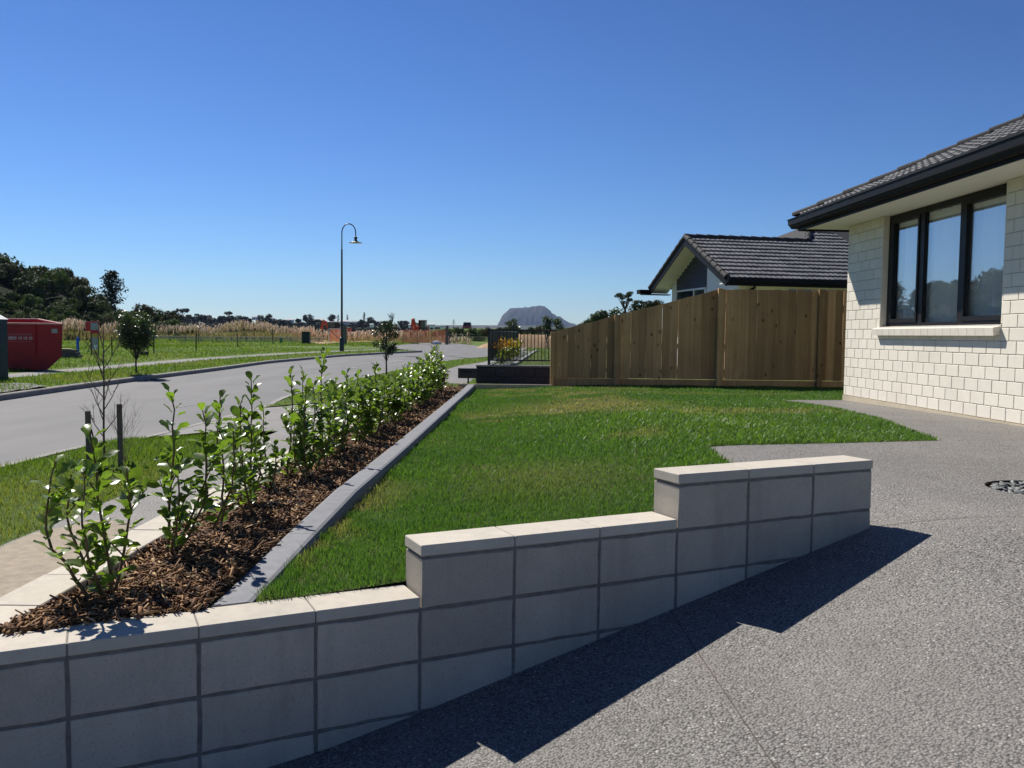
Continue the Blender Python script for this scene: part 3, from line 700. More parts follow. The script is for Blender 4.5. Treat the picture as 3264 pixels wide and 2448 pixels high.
for k, px in enumerate(px_posts + [2935]):
    xp = float(aty(px, 1000, FY)[0]); zt = float(fence_top(xp)) + (0.015 if k else 0.0); w = 0.05 if k else 0.035
    MB().cbox(xp - w - L[0], xp + w - L[0], -0.088, -0.006, -0.3, zt - L[2], 0.004).build('post', M_FENCE, froot)
for z in (0.95, 1.42):
    MB().box(fx0 + .01 - L[0], 8.4 - L[0], 0.024, 0.07, z - .045 - L[2], z + .045 - L[2]).build('rail', M_FENCE, froot)
MB().box(fxs - L[0], 8.4 - L[0], 0.024, 0.07, 2.15 - L[2], 2.24 - L[2]).build('rail', M_FENCE, froot)
MB().cbox(fx0 - L[0], 8.4 - L[0], 0.005, 0.03, -0.2, 0.785 - L[2], 0.003).build('kickboard', M_FENCE, froot)

# ================================================================== cream brick house
SOF = float(onp(2705, 722, hw(0), HN)[2])                     # soffit level
BH = (SOF - HA[2]) / 18.0; NBR = 16.5
BLn = float(np.linalg.norm((HB - HA)[:2])) / NBR             # brick module
def wu(px, py):
    p = onp(px, py, hw(0, 0), HN); return float((p - hw(0)) @ HD), float(p[2])
def wur(px, py):
    p = onp(px, py, hw(0, -0.085), HN); return float((p - hw(0)) @ HD)
u0, _ = wu(2811, 850); u1, _ = wu(3197, 850); _, wz0 = wu(2990, 1035)
houseo = thing('brick_house', hw(2.5, 0, 0.68), 'cream brick house with dark tiled hip roof and wide window', 'house')
L = houseo.location
ROTH = atan2(HD[1], HD[0])
# brick in local frame: x along the wall, -y outward depends on side; make symmetric brick
Mout = Matrix((( HD[0], HN[0], 0, 0), (HD[1], HN[1], 0, 0), (0, 0, 1, 0), (0, 0, 0, 1)))    # local x along wall, local y outward
def hpart(name, mb, m, parent=None, u=0, t=0, z=0):
    """mesh given in (along, outward, up) coordinates, turned to world axes"""
    p = hw(u, t, z)
    base = Vector(p) - L if parent is None else Vector((0, 0, 0))
    mb.v = [tuple(Mout @ Vector(v) + base) for v in mb.v]
    o = mb.build(name, m, parent or houseo); recalc(o.data); return o
brm = MB().cbox(-0.5, 0.5, -0.06, 0.0, -0.5, 0.5, 0.004)
def brick_mesh(w, h):
    m = MB().cbox(0, w, -0.07, 0.0, 0, h, 0.003); m.v = [tuple(Mout @ Vector(v)) for v in m.v]
    me = m.mesh('brick'); me.materials.append(M_BRICK); recalc(me); return me
bcache = {}
def brick(u, z, w, h):
    key = (round(w, 3), round(h, 3))
    if key not in bcache: bcache[key] = brick_mesh(*key)
    o = link('brick', bcache[key], houseo); p = hw(u, random.uniform(-.0008, .0008), z); o.location = Vector(p) - L
UEND = BLn * 19.0; jt = 0.0085
rows = 18
for r in range(rows):
    z0 = HA[2] + r * BH; z1 = z0 + BH
    x = -(0.5 * BLn if r % 2 else 0.0) + 0.30 * BLn - BLn
    while x < UEND:
        a, b = max(x, 0.0), min(x + BLn, UEND); x += BLn
        if b - a < 0.03: continue
        segs = [(a, b)]
        if z1 > wz0 - 0.02:                               # cut by the window opening
            segs = []
            if a < u0: segs.append((a, min(b, u0)))
            if b > u1: segs.append((max(a, u1), b))
        for (p, q) in segs:
            if q - p > 0.03: brick(p + jt / 2, z0 + jt / 2, q - p - jt, BH - jt)
# body behind the bricks, with a recess for the window
t_in = -0.012
m = MB()
m.box(0.01, u0 - .021, -0.25, -0.006, HA[2], SOF + .1); m.box(u1 + .021, 9.0, -0.25, -0.006, HA[2], SOF + .1); m.box(u0, u1, -0.25, -0.006, HA[2], wz0 - 0.012)
m.box(0.01, 0.2, -9, -0.25, HA[2], SOF + .1)
hpart('wall', m, M_BMORT)
# the far corner brick ends and remaining wall towards the camera, out of the picture
m = MB(); m.box(UEND + 0.004, 9.0, -0.006, -0.002, HA[2], SOF); hpart('side_wall', m, M_BRICK)
m = MB(); m.box(0.0, 9.0, -0.25, 0.012, 0.4, HA[2] - 0.003); hpart('plinth', m, M_PLINTH)
# window
WT = SOF - 0.004; REC = -0.085
win = MB(); fr = 0.05
fr0 = wur(2464 + 1045 / 2.765, 850) - u0
win.box(u0 + .003, u0 + fr0, REC - .06, REC, wz0, WT); win.box(u1 - fr, u1 - .003, REC - .06, REC, wz0, WT)
win.box(u0 + fr0, u1 - fr, REC - .06, REC, wz0, wz0 + .035); win.box(u0 + fr0, u1 - fr, REC - .06, REC, WT - .07, WT)
m1a, m1b, m2a, m2b = (wur(2464 + q / 2.765, 800) for q in (1290, 1328, 1640, 1686))
win.box(m1a, m1b, REC - .06, REC - .002, wz0 + .035, WT - .07); win.box(m2a, m2b, REC - .06, REC - .002, wz0 + .035, WT - .07)
wo_ = hpart('window', win, M_FRAME)
tl = u0 + fr0; cells = [(tl, m1a, True), (m1b, m2a, False), (m2b, u1 - fr, True)]
for a, b, sash in cells:
    z0, z1 = wz0 + .035, WT - .07
    if sash:
        s = MB(); q = 0.04
        s.box(a + .004, a + q, REC - .05, REC + .012, z0 + .004, z1 - .004); s.box(b - q, b - .004, REC - .05, REC + .012, z0 + .004, z1 - .004)
        s.box(a + q, b - q, REC - .05, REC + .012, z0 + .004, z0 + .055); s.box(a + q, b - q, REC - .05, REC + .012, z1 - q, z1 - .004)
        so = hpart('sash', s, M_FRAME); ww = wo_
        so.parent = wo_
        a, b, z0, z1 = a + q, b - q, z0 + .055, z1 - q
    g = MB().box(a, b, REC - .034, REC - .028, z0, z1); go = hpart('pane', g, M_GLASS); go.parent = wo_
# curtain in folds, room behind
nfold = 90; pts = []
for i in range(nfold + 1):
    u = u0 + .02 + (u1 - u0 - .04) * i / nfold; pts.append((u, -0.215 + 0.040 * sin(i * .85) + 0.016 * sin(i * 2.3 + 1)))
cm = MB(); cm.add([(u, t, z) for u, t in pts for z in (wz0 - .05, WT - .06)], [(2 * i, 2 * i + 2, 2 * i + 3, 2 * i + 1) for i in range(nfold)], True)
co = hpart('curtain', cm, M_CURTAIN); co.parent = wo_
rm = MB(); rm.box(u0 - .3, u1 + .3, -2.6, -2.5, .6, SOF); rm.box(u0 - .3, u0 - .25, -2.5, -.26, .6, SOF); rm.box(u1 + .25, u1 + .3, -2.5, -.26, .6, SOF); rm.box(u0 - .3, u1 + .3, -2.5, -.26, .58, .62); rm.box(u0 - .3, u1 + .3, -2.5, -.26, SOF + .005, SOF + .02)
hpart('room', rm, M_ROOM)
# reveal of the opening and the row of sloping sill bricks
for a_, b_ in ((u0 - .02, u0 - .0005), (u1 + .0005, u1 + .02)):
    rv = MB(); rv.box(a_, b_, REC - .06, -0.004, wz0, WT); hpart('reveal', rv, M_BRICK)
nsill = 17; us0, us1 = u0 - 0.07, u1 + 0.01; sw = (us1 - us0) / nsill
sm = MB(); zt = wz0 - 0.004
sm.prism([(0.003, REC - .02, zt), (0.003, REC - .02, zt - .085), (0.003, 0.075, zt - .125), (0.003, 0.085, zt - .04)], (sw - 0.006, 0, 0))
sm.v = [tuple(Mout @ Vector(v)) for v in sm.v]; sme = sm.mesh('sill_brick'); sme.materials.append(M_BRICK); recalc(sme)
for i in range(nsill):
    o = link('sill_brick', sme, houseo); o.location = Vector(hw(us0 + i * sw, 0, 0)) - L
# soffit, fascia, gutter
OV = 0.58; E0 = -0.42
m = MB(); m.box(E0, 9, -0.1, OV, SOF + .002, SOF + .014); m.box(E0, -0.0, -9, -0.1, SOF + .002, SOF + .014); hpart('soffit', m, M_SOFFIT)
m = MB(); m.box(E0 - .02, 9, OV, OV + .02, SOF - .03, SOF + .17); m.box(E0 - .02, E0, -9, OV, SOF - .03, SOF + .17); hpart('fascia', m, M_GUTTER)
gp = [(0.021, 0.03), (0.085, 0.03), (0.10, 0.045), (0.112, 0.075), (0.128, 0.085), (0.134, 0.165), (0.146, 0.168), (0.146, 0.176), (0.124, 0.176), (0.118, 0.10), (0.095, 0.06), (0.021, 0.055)]
k = len(gp); m = MB()
P = [(9.0, OV + q, SOF - .02 + h) for q, h in gp] + [(E0 - .02 - q, OV + q, SOF - .02 + h) for q, h in gp] + [(E0 - .02 - q, -9.0, SOF - .02 + h) for q, h in gp]
m.add(P, [(s * k + j, s * k + (j + 1) % k, (s + 1) * k + (j + 1) % k, (s + 1) * k + j) for s in (0, 1) for j in range(k)] + [tuple(range(k))])
hpart('gutter', m, M_GUTTER)
# roof: deck, courses of tiles, hip caps. local: u along eave, q horizontal distance in from the eave
PITCHR = radians(24.5); EZ0 = SOF + 0.165; EO = OV + 0.05
def roof_pt(u, s, lift=0.0):
    """s: distance up the slope from the eave"""
    return (u, EO - s * cos(PITCHR) - lift * -sin(PITCHR) * 1.0, EZ0 + s * sin(PITCHR) + lift * cos(PITCHR))
m = MB(); e0 = E0 - 0.06
rl = 5.0 / cos(PITCHR)
m.add([roof_pt(e0 + .02, 0), roof_pt(9, 0), roof_pt(9, rl), roof_pt(e0 + 5.0, rl)], [(0, 1, 2, 3)])
m.add([(e0 + .02, EO, EZ0), (e0 + 5.0, EO - 5.0, EZ0 + 5.0 * math.tan(PITCHR)), (e0 + .02, EO - 9.0, EZ0)], [(0, 1, 2)])
roofo = hpart('roof', m, M_HIPCAP)
TW, TC = 0.30, 0.335
def tile_mesh(wd, ln, name, waves=2):
    """concrete tile: two low rolls, thick front lip; x across, y down the slope (front at 0), z up"""
    m = MB(); nseg = 8; top = []; 
    for j, (yy_, zz) in enumerate(((0, 0.052), (0.02, 0.054), (ln * 1.12, 0.012))):
        for i in range(nseg + 1):
            t = i / nseg; top.append((t * wd, yy_, zz + 0.005 * cos(t * waves * 2 * pi)))
    n1 = nseg + 1
    fr_ = [(i / nseg * wd, 0.0, 0.012 + 0.004 * cos(i / nseg * waves * 2 * pi)) for i in range(n1)]
    m.add(top + fr_, [(j * n1 + i, j * n1 + i + 1, (j + 1) * n1 + i + 1, (j + 1) * n1 + i) for j in range(2) for i in range(nseg)] + [(3 * n1 + i, 3 * n1 + i + 1, i + 1, i) for i in range(nseg)])
    m.add([top[0], top[2 * n1], (0, ln * 1.12, 0), fr_[0]], [(0, 1, 2, 3)]); m.add([top[nseg], top[2 * n1 + nseg], (wd, ln * 1.12, 0), fr_[nseg]], [(3, 2, 1, 0)])
    return m
tm = tile_mesh(TW - 0.004, TC, 'tile')
cs, sn = cos(PITCHR), sin(PITCHR)
tm.v = [tuple(Mout @ Vector((x, -y * cs + z * sn, y * sn + z * cs))) for x, y, z in tm.v]
tme = tm.mesh('tile'); tme.materials.append(M_TILE)
for r in range(14):
    s = r * TC - 0.03; uh = e0 + max(s, 0) * cos(PITCHR) + 0.02
    x = e0 - 0.3 + (TW / 2 if r % 2 else 0)
    while x < 6.4:
        if x > uh - 0.02:
            p = roof_pt(x, s); o = link('tile', tme, roofo); o.location = Vector(hw(0, 0, 0)) * 1 - L + (Mout @ Vector((p[0], p[1], p[2]))); o.location.z += random.uniform(-.003, .003)
        x += TW
# hip caps
hd = Vector((1, -1, math.tan(PITCHR))).normalized()
nh = 14; hl = 0.40
for i in range(nh):
    a = Vector((e0 + .0, EO + 0.0, EZ0 + 0.03)) + hd * (i * hl); b = a + hd * (hl + 0.03)
    side = hd.cross(Vector((0, 0, 1))).normalized(); upv = side.cross(hd)
    m = MB(); V = []
    for q, (c, lift) in enumerate(((a, 0.022), (b, 0.0))):
        for j in range(7):
            an = pi * j / 6; V.append(c + side * cos(an) * 0.115 + upv * (sin(an) * 0.075 + lift - 0.02))
    m.add(V, [(j, j + 1, 8 + j, 7 + j) for j in range(6)], False); m.add(V[:7], [tuple(range(7))])
    m.v = [tuple(Mout @ Vector(v) + (Vector(hw(0)) - L)) for v in m.v]
    o = m.build('hip_cap', M_HIPCAP, roofo); recalc(o.data)

# ================================================================== neighbour's house
EZN = 3.10
ER = aty(2314.6, 887.5, 22.0); EL = aty(2070, 920.7, 27.4); EZN = 0.5 * (ER[2] + EL[2])
GD = (EL - ER); GD[2] = 0; GW = float(np.linalg.norm(GD)); GD /= GW; RD = np.array([GD[1], -GD[0], 0.0])
if RD[0] < 0: RD = -RD
AP_ = onp(2184.6, 756, 0.5 * (ER + EL), -RD); RISE = float(AP_[2] - EZN)
MN = Matrix(((RD[0], GD[0], 0, 0), (RD[1], GD[1], 0, 0), (0, 0, 1, 0), (0, 0, 0, 1)))   # local x along the ridge, y across the gable
nh_ = thing('neighbour_house', (ER[0], ER[1], 0.8), 'white neighbouring house with grey tiled gable roof behind the timber fence', 'house')
L = nh_.location
def npart(name, mb, m, parent=None, fix=True):
    mb.v = [tuple(MN @ Vector(v) + (Vector((ER[0], ER[1], 0)) - L)) for v in mb.v]
    o = mb.build(name, m, parent or nh_)
    if fix: recalc(o.data)
    return o
pn = atan2(RISE, GW / 2); RL = 8.5; cn, sn_ = cos(pn), sin(pn); SL = GW / 2 / cn
m = MB(); th = 0.05
for sgn in (0, 1):
    y0 = 0 if sgn == 0 else GW
    m.add([(0.02, y0, EZN), (RL, y0, EZN), (RL, GW / 2, EZN + RISE), (0.02, GW / 2, EZN + RISE)], [(0, 1, 2, 3)])
nroof = npart('roof', m, M_HIPCAP)
nrow = 11; tc = SL / nrow; tw = 0.30
tmn = tile_mesh(tw - .004, tc, 'tile'); tmn.v = [tuple(MN @ Vector((x, y * cn - z * sn_, y * sn_ + z * cn))) for x, y, z in tmn.v]
ntm = tmn.mesh('tile'); ntm.materials.append(M_TILE)
def ntile(x, s): 
    o = link('tile', ntm, nroof); o.location = Vector((ER[0], ER[1], 0)) - L + MN @ Vector((x, s * cn, EZN + s * sn_)); o.location.z += random.uniform(-.004, .004)
for r in range(nrow):
    for c in range(17): ntile(0.04 + c * tw, r * tc - 0.02)
# higher part of the roof: the near slope carries on up behind a short hip
Px = onp(1700 + 1830 / 2.107, 700 + 140 / 2.107, ER + MN.to_3x3() @ Vector((0, 0, 0)) if False else ER, np.array(MN.to_3x3() @ Vector((0, -sn_, cn))))
xh = float((Px - ER) @ RD) 
for r in range(nrow, nrow + 6):
    for c in range(17):
        x = 0.04 + c * tw
        if x > xh + (r - nrow) * tc * 0.55 and x < 6.0: ntile(x, r * tc - 0.02)
zr = EZN + RISE; up6 = 6 * tc
hx = xh + up6 * 0.55
m = MB(); m.add([(xh, GW / 2, zr), (RL, GW / 2, zr), (RL, GW / 2 + up6 * cn, zr + up6 * sn_), (hx, GW / 2 + up6 * cn, zr + up6 * sn_)], [(0, 1, 2, 3)])
m.add([(xh, GW / 2, zr), (hx, GW / 2 + up6 * cn, zr + up6 * sn_), (hx - .9, GW / 2 + 2 * up6 * cn, zr + .25)], [(0, 1, 2)]); npart('upper_roof', m, M_HIPCAP, None, False)
for i in range(5):
    a = Vector((xh, GW / 2, zr + .02)).lerp(Vector((hx, GW / 2 + up6 * cn, zr + up6 * sn_ + .02)), i / 5); b = Vector((xh, GW / 2, zr + .02)).lerp(Vector((hx, GW / 2 + up6 * cn, zr + up6 * sn_ + .02)), (i + 1.05) / 5)
    m = MB(); m.tube([a, b], [0.10, 0.085], 8); npart('hip_cap', m, M_HIPCAP, nroof)
# ridge caps and rake caps
nc = 20
for i in range(nc):
    m = MB(); m.tube([(0.0 + i * 0.34, GW / 2, zr + 0.02), (0.36 + i * 0.34, GW / 2, zr + 0.005)], [0.095, 0.085], 8); npart('ridge_cap', m, M_HIPCAP, nroof)
    if 0.36 + (i + 1) * 0.34 > xh: break
for s_ in (0, 1):
    for i in range(9):
        sa, sb = SL * i / 9, SL * (i + 1.08) / 9
        f_ = (lambda s: (0.03, s * cn if s_ == 0 else GW - s * cn, EZN + s * sn_ + 0.035))
        a, b = f_(sa), f_(min(sb, SL)); m = MB(); m.tube([a, (b[0], b[1], b[2] - .015)], [0.085, 0.075], 8); npart('rake_cap', m, M_HIPCAP, nroof)
# barge boards, rake soffit, gable wall
for s_ in (0, 1):
    y0, y1 = (0, GW / 2) if s_ == 0 else (GW, GW / 2)
    m = MB(); m.prism([(0, y0, EZN - .02), (0, y1, zr - .02), (0, y1, zr - .22), (0, y0, EZN - .20)], (0.03, 0, 0)); npart('barge_board', m, M_GUTTER)
    m = MB(); m.prism([(0.031, y0, EZN - .10), (0.031, y1, zr - .10), (0.031, y1, zr - .14), (0.031, y0, EZN - .14)], (0.57, 0, 0)); npart('rake_soffit', m, M_SOFFIT)
GI = 0.58
m = MB(); m.prism([(GI, .45, .7), (GI, .45, EZN + .05), (GI, GW / 2, zr - .12), (GI, GW - .45, EZN + .05), (GI, GW - .45, .7)], (0.2, 0, 0)); npart('gable_wall', m, M_NWALL)
m = MB(); m.box(GI + .2, RL, .45, .6, .7, EZN + .1); npart('side_wall', m, M_NWALL)
m = MB(); m.box(0.03, RL, .0, .45, EZN - .13, EZN - .10); npart('eave_soffit', m, M_SOFFIT)
m = MB(); m.box(0.0, RL, -.13, -.015, EZN - .10, EZN + .02); m.box(0.0, RL, -.014, .01, EZN - .18, EZN + .02); npart('gutter', m, M_GUTTER)
m = MB(); m.box(-.35, 0.0, GW - .1, GW + .2, EZN - .16, EZN - .03); m.box(-.3, .6, GW - .3, GW, EZN - .2, EZN - .17); npart('porch_eave', m, M_GUTTER)
# dark weatherboard panel and window in the gable
def gp_(px, py):
    p = onp(px, py, ER + RD * GI, RD) - ER; return float(p @ GD), float(p[2] + ER[2])
def c4(x, y): return gp_(1700 + x / 2.107, 700 + y / 2.107)
ya, _ = c4(968, 400); yb, _ = c4(1165, 400); _, zbtm = c4(1065, 466); ylo, yhi = min(ya, yb), max(ya, yb)
nb = 13; zt_ = zr - 0.25; bh = (zt_ - zbtm) / nb
for i in range(nb):
    z0 = zbtm + i * bh
    half = (zr - 0.16 - (z0 + bh)) / math.tan(pn); a, b = max(ylo, GW / 2 - half), min(yhi, GW / 2 + half)
    if b - a < .05: continue
    m = MB(); m.prism([(GI - .004, a, z0), (GI - .035, a, z0), (GI - .012, a, z0 + bh + .006), (GI - .004, a, z0 + bh + .006)], (0, b - a, 0)); npart('weatherboard', m, M_WEATHER)
m = MB(); zw0 = zbtm - 1.3
for y in (ylo, ylo + (yhi - ylo) * .36, yhi - .05): m.box(GI - .05, GI - .005, y, y + .05, zw0, zbtm)
m.box(GI - .05, GI - .005, ylo, yhi, zbtm - .05, zbtm - .002); m.box(GI - .05, GI - .005, ylo, yhi, zw0, zw0 + .05); nw = npart('window', m, M_WHITE)
m = MB(); m.box(GI - .02, GI - .012, ylo + .03, yhi - .03, zw0 + .03, zbtm - .03); o = npart('pane', m, M_DGLASS); o.parent = nw
m = MB(); m.box(2.0, 5.5, .40, .448, EZN - .42, EZN - .22); npart('dark_window', m, M_DGLASS)
m = MB(); m.tube([(0.95, .3, EZN - .1), (0.95, .3, EZN - .2), (0.7, .42, EZN - .35), (0.7, .42, .8)], 0.04, 8); npart('downpipe', m, M_GUTTER)

# ================================================================== neighbour's front garden
NZ = 0.965; NYF = 17.6
wx0 = float(aty(1517, 1165, NYF)[0])
dw = thing('dark_block_wall', (wx0, NYF, 0.55), 'charcoal split face block wall under the black metal fence', 'wall')
dblk = MB().cbox(0.003, 0.397, 0, 0.19, 0.003, 0.197, 0.012).mesh('block'); dblk.materials.append(M_DBLOCK)
for r in range(3):
    for c in range(6):
        x = c * 0.4 - (0.2 if r % 2 else 0)
        if x < -0.1: x = 0
        o = link('block', dblk, dw); o.location = (x, random.uniform(-.004, .004), 0.37 - 0.2 * (r + 1) + .04 - .03)
MB().box(.01, 2.39, .03, .17, -.4, .38).build('mortar', M_MORTAR, dw)
for c in range(4):
    MB().cbox(c * .6, c * .6 + .597, -0.02, 0.22, 0.385, 0.42, .005).build('capping', M_DCAP, dw)
side_dir = np.array([0.055, 1.0]); side_dir /= np.linalg.norm(side_dir)
for i in range(46):       # return of the wall along the street
    m = MB(); a = side_dir * (0.2 + i * .5); b = side_dir * (0.2 + i * .5 + .495); nn = np.array([side_dir[1], -side_dir[0]]) * .2
    m.prism([(a[0], a[1], .385), (b[0], b[1], .385), (b[0] + nn[0], b[1] + nn[1], .385), (a[0] + nn[0], a[1] + nn[1], .385)], (0, 0, .035)); o = m.build('capping', M_DCAP, dw); recalc(o.data)
    m = MB(); m.prism([(a[0], a[1], -.4), (b[0], b[1], -.4), (b[0] + nn[0] * .9, b[1] + nn[1] * .9, -.4), (a[0] + nn[0] * .9, a[1] + nn[1] * .9, -.4)], (0, 0, .783)); o = m.build('block', M_DBLOCK, dw); recalc(o.data)
NL = [(wx0 + .2, NYF + .2), (3.2, NYF + .2), (3.6, 21), (4.3, 26), (4.5, 40.5), (wx0 + .2 + .055 * 23, 40.5)]
nlw = sheet('neighbour_lawn', NL, lambda x, y: 0.96 + 0 * x, 0.8, M_LAWN); tag(nlw, 'green lawn behind the black metal fence', 'lawn', kind='structure')
PB = [(wx0 + .22, NYF + .22), (wx0 + .75, NYF + .22), (wx0 + .75 + .055 * 16, 33.5), (wx0 + .22 + .055 * 16, 33.5)]
tag(sheet('pebble_bed', PB, lambda x, y: 0.968 + 0 * x, 0.5, M_GRAVEL), 'strip of dark stones along the neighbour boundary', 'gravel', kind='structure')
m = MB(); m.prism([(wx0 + .75, NYF + .22, .95), (wx0 + .83, NYF + .22, .95), (wx0 + .83 + .88, 33.5, .95), (wx0 + .75 + .88, 33.5, .95)], (0, 0, .06)); o = m.build('edging_strip', M_DCAP); recalc(o.data); tag(o, 'grey edging strip between dark stones and the neighbour lawn', 'edging')
# black balustrade fences
def balustrade(a, b, h, label, zb, spacing=0.072):
    a = np.array(a); b = np.array(b); Ld = np.linalg.norm(b - a); t = (b - a) / Ld
    r = thing('metal_fence', (a[0], a[1], zb), label, 'fence'); L = r.location
    ang = atan2(t[1], t[0])
    m = MB(); 
    r.rotation_euler = (0, 0, ang)
    MB().box(0, Ld, -.018, .018, h - .035, h).build('rail', M_BLACK, r); MB().box(0, Ld, -.018, .018, .07, .10).build('rail', M_BLACK, r)
    bm_ = MB().box(-.008, .008, -.008, .008, .10, h - .035).mesh('baluster'); bm_.materials.append(M_BLACK)
    nbal = int(Ld / spacing)
    for i in range(1, nbal):
        o = link('baluster', bm_, r); o.location = (i * Ld / nbal, 0, 0)
    npst = max(1, int(Ld / 2.2))
    for i in range(npst + 1):
        o = MB().cbox(-.025, .025, -.025, .025, -.02, h + .015, .003).build('post', M_BLACK, r); o.location = (i * Ld / npst, 0, 0)
    return r
fc = (wx0 + .26, NYF + .12)
balustrade(fc, (wx0 + 2.5, NYF + .12), 0.72, 'black metal baluster fence on top of the charcoal wall', NZ + .02)
balustrade((fc[0] + .005, fc[1] + .08), (fc[0] + .005 + .055 * 12, fc[1] + 12), 0.72, 'black metal fence running away along the street boundary', NZ + .02, 0.085)
# letterbox
lb = thing('letterbox', (float(aty(1490, 1200, 16.9)[0]), 16.9, 0.6), 'black metal letterbox on a short post by the charcoal wall', 'letterbox'); L = lb.location
MB().cbox(-.18, .185, -.11, .11, .135, .315, .006).build('box', M_BLACK, lb); MB().cbox(-.19, .195, -.125, .12, .3155, .325, .003).build('lid', M_GUTTER, lb)
MB().box(.0, .03, -.015, .015, -.3, .135).build('post', M_BLACK, lb); MB().box(-.1, .1, -.1145, -.1105, .25, .272).build('slot', M_GUTTER, lb)
# strip of ground between the properties
gp2 = [(-1.75, 15.95), (8.5, 16.3), (8.5, 17.75), (wx0 - .05, 17.75), (wx0 - .3, 40), (-1.75, 40)]
def zg2(x, y): return 0.62 - 0.45 * ss(17.9, 24, np.asarray(y, float)) * 1.0
tag(sheet('side_path', [(-0.2, 16.06), (8.5, 16.42), (8.5, 17.62), (-0.2, 17.62)], lambda x, y: 0.60 + 0 * x, 0.6, M_CONC), 'concrete strip between the timber fence and the charcoal wall', 'path', kind='structure')
BK = [(-1.88, 15.9), (-0.2, 16.0), (-0.2, 17.6), (wx0 - .01, 17.62), (wx0 + 1.2, 40), (-0.62, 40), (-1.55, 20)]
tag(sheet('verge', BK, lambda x, y: 0.60 - 0.44 * ss(16.6, 21, np.asarray(y, float)) + zstreet(x, y), 0.5, M_VERGE), 'grass bank beside the charcoal wall', 'verge', kind='structure')

# ================================================================== grass
def vnoise(x, y, s, seed=0):
    g = np.random.default_rng(seed).random((64, 64)); u = x * s; v = y * s
    i = np.floor(u).astype(int); j = np.floor(v).astype(int); a = u - i; b = v - j; a = a * a * (3 - 2 * a); b = b * b * (3 - 2 * b)
    q = lambda p, r: g[p % 64, r % 64]
    return (q(i, j) * (1 - a) + q(i + 1, j) * a) * (1 - b) + (q(i, j + 1) * (1 - a) + q(i + 1, j + 1) * a) * b
BT = np.array([(-.5, 0, 0), (.5, 0, 0), (-.38, .10, .55), (.38, .10, .55), (0, .42, 1.0)]); BF = [(0, 1, 3), (0, 3, 2), (2, 3, 4)]
def blades(x, y, z, ln, wd, lean):
    n = len(x); a = rng.random(n) * 2 * pi; c, s = np.cos(a), np.sin(a)
    R = np.zeros((n, 3, 3)); R[:, 0, 0] = c * wd; R[:, 1, 0] = s * wd
    R[:, 0, 1] = -s * ln * lean; R[:, 1, 1] = c * ln * lean
    R[:, 2, 2] = ln
    tx = rng.normal(0, .22, n); ty = rng.normal(0, .22, n); R[:, 0, 2] = tx * ln; R[:, 1, 2] = ty * ln
    return scatter(BT, BF, R, np.c_[x, y, z])
def sample(poly, n, dens):
    A = np.array(poly)[:, :2]; lo, hi = A.min(0), A.max(0); x = lo[0] + (hi[0] - lo[0]) * rng.random(n); y = lo[1] + (hi[1] - lo[1]) * rng.random(n)
    k = inside(poly, x, y) & (rng.random(n) < dens(x, y)); return x[k], y[k]
def in_view(x, y, margin=0.12): return (np.abs(x) < (0.596 + margin) * y + 0.6)
# lawn
def dryness(x, y):
    e = ((x - 1.05) / 0.95) ** 2 + ((y - 11.3) / 1.15) ** 2
    q = np.exp(-e * 1.3) * (0.85 + 0.5 * vnoise(x, y, 4.0, 3))
    e2 = ((x - 0.25) / .5) ** 2 + ((y - 5.6) / .7) ** 2
    p = ss(.58, .8, vnoise(x, y, .9, 5)) * .5 * ss(.35, .7, vnoise(x, y, 4, 6)) + .3 * np.exp(-e2)
    band = .25 * np.exp(-((y - 14.0) / .5) ** 2) * ss(.45, .7, vnoise(x, y, 1.1, 8)) * (x > .8)
    edge = .75 * np.exp(-((x - edgex(y) - .17) / .05) ** 2) * ss(.3, .8, vnoise(x, y, 6, 9)) * (y < 5)
    return np.clip(q + p + band + edge, 0, 1)
def weedy(x, y): return np.exp(-((x - 2.0) / 1.35) ** 2 - ((y - 8.3) / 2.3) ** 2) + .5 * np.exp(-((x - 3.7) / .35) ** 2 - ((y - 10.5) / 2.0) ** 2) + .8 * np.exp(-((x - 1.3) / .35) ** 2 - ((y - 5.0) / .9) ** 2)
def dens(x, y):
    d = np.clip(1.0 / (1 + np.maximum(y - 3.6, 0) * 0.42), 0.16, 1) * (1 - .72 * dryness(x, y)); return d * in_view(x, y)
x, y = sample(LAWN, 2300000, dens); n = len(x); x = x + rng.normal(0, .016, n) * (x > 1.3); y = y + rng.normal(0, .018, n) * (x > 1.45)
far = 1 + 0.11 * np.maximum(y - 3.5, 0); W = weedy(x, y); wd_ = rng.random(n) < .012 + W * 0.2
hgt = (0.014 + 0.014 * rng.random(n) + .028 * vnoise(x, y, 1.6, 11) * vnoise(x, y, 5.0, 12)) * (1 + .45 * W)
edgeg = (np.abs(x - edgex(y) - .17) < .05); hgt = hgt * (1 + .5 * edgeg)
wid = (0.0021 + .0014 * rng.random(n)) * far; lean = .5 + 1.0 * rng.random(n)
wid[wd_] *= 3.0; hgt[wd_] *= 1.15; lean[wd_] = 1.1 + .8 * rng.random(wd_.sum())
V, Fg = blades(x, y, zlawn(x, y) - .004, hgt, wid, lean); me = mesh_np('lawn_grass', V, Fg)
g0 = np.array([0.050, 0.124, 0.025]); g1 = np.array([0.093, 0.177, 0.039]); gy_ = np.array([0.20, 0.29, 0.06]); gd = np.array([0.30, 0.245, 0.14])
t = np.clip(vnoise(x, y, 1.3, 21) * .6 + .4 * rng.random(n), 0, 1)[:, None]; C = g0 * (1 - t) + g1 * t
w = (np.clip(W, 0, 1) * rng.random(n) * .65)[:, None]; C = C * (1 - w) + gy_ * w
w = np.clip(dryness(x, y) * (.35 + 1.1 * rng.random(n)) + .10 * (rng.random(n) < .05), 0, 1)[:, None]; C = C * (1 - w) + gd * w
setcol(me, C * rng.uniform(.75, 1.25, (n, 1)), 5)
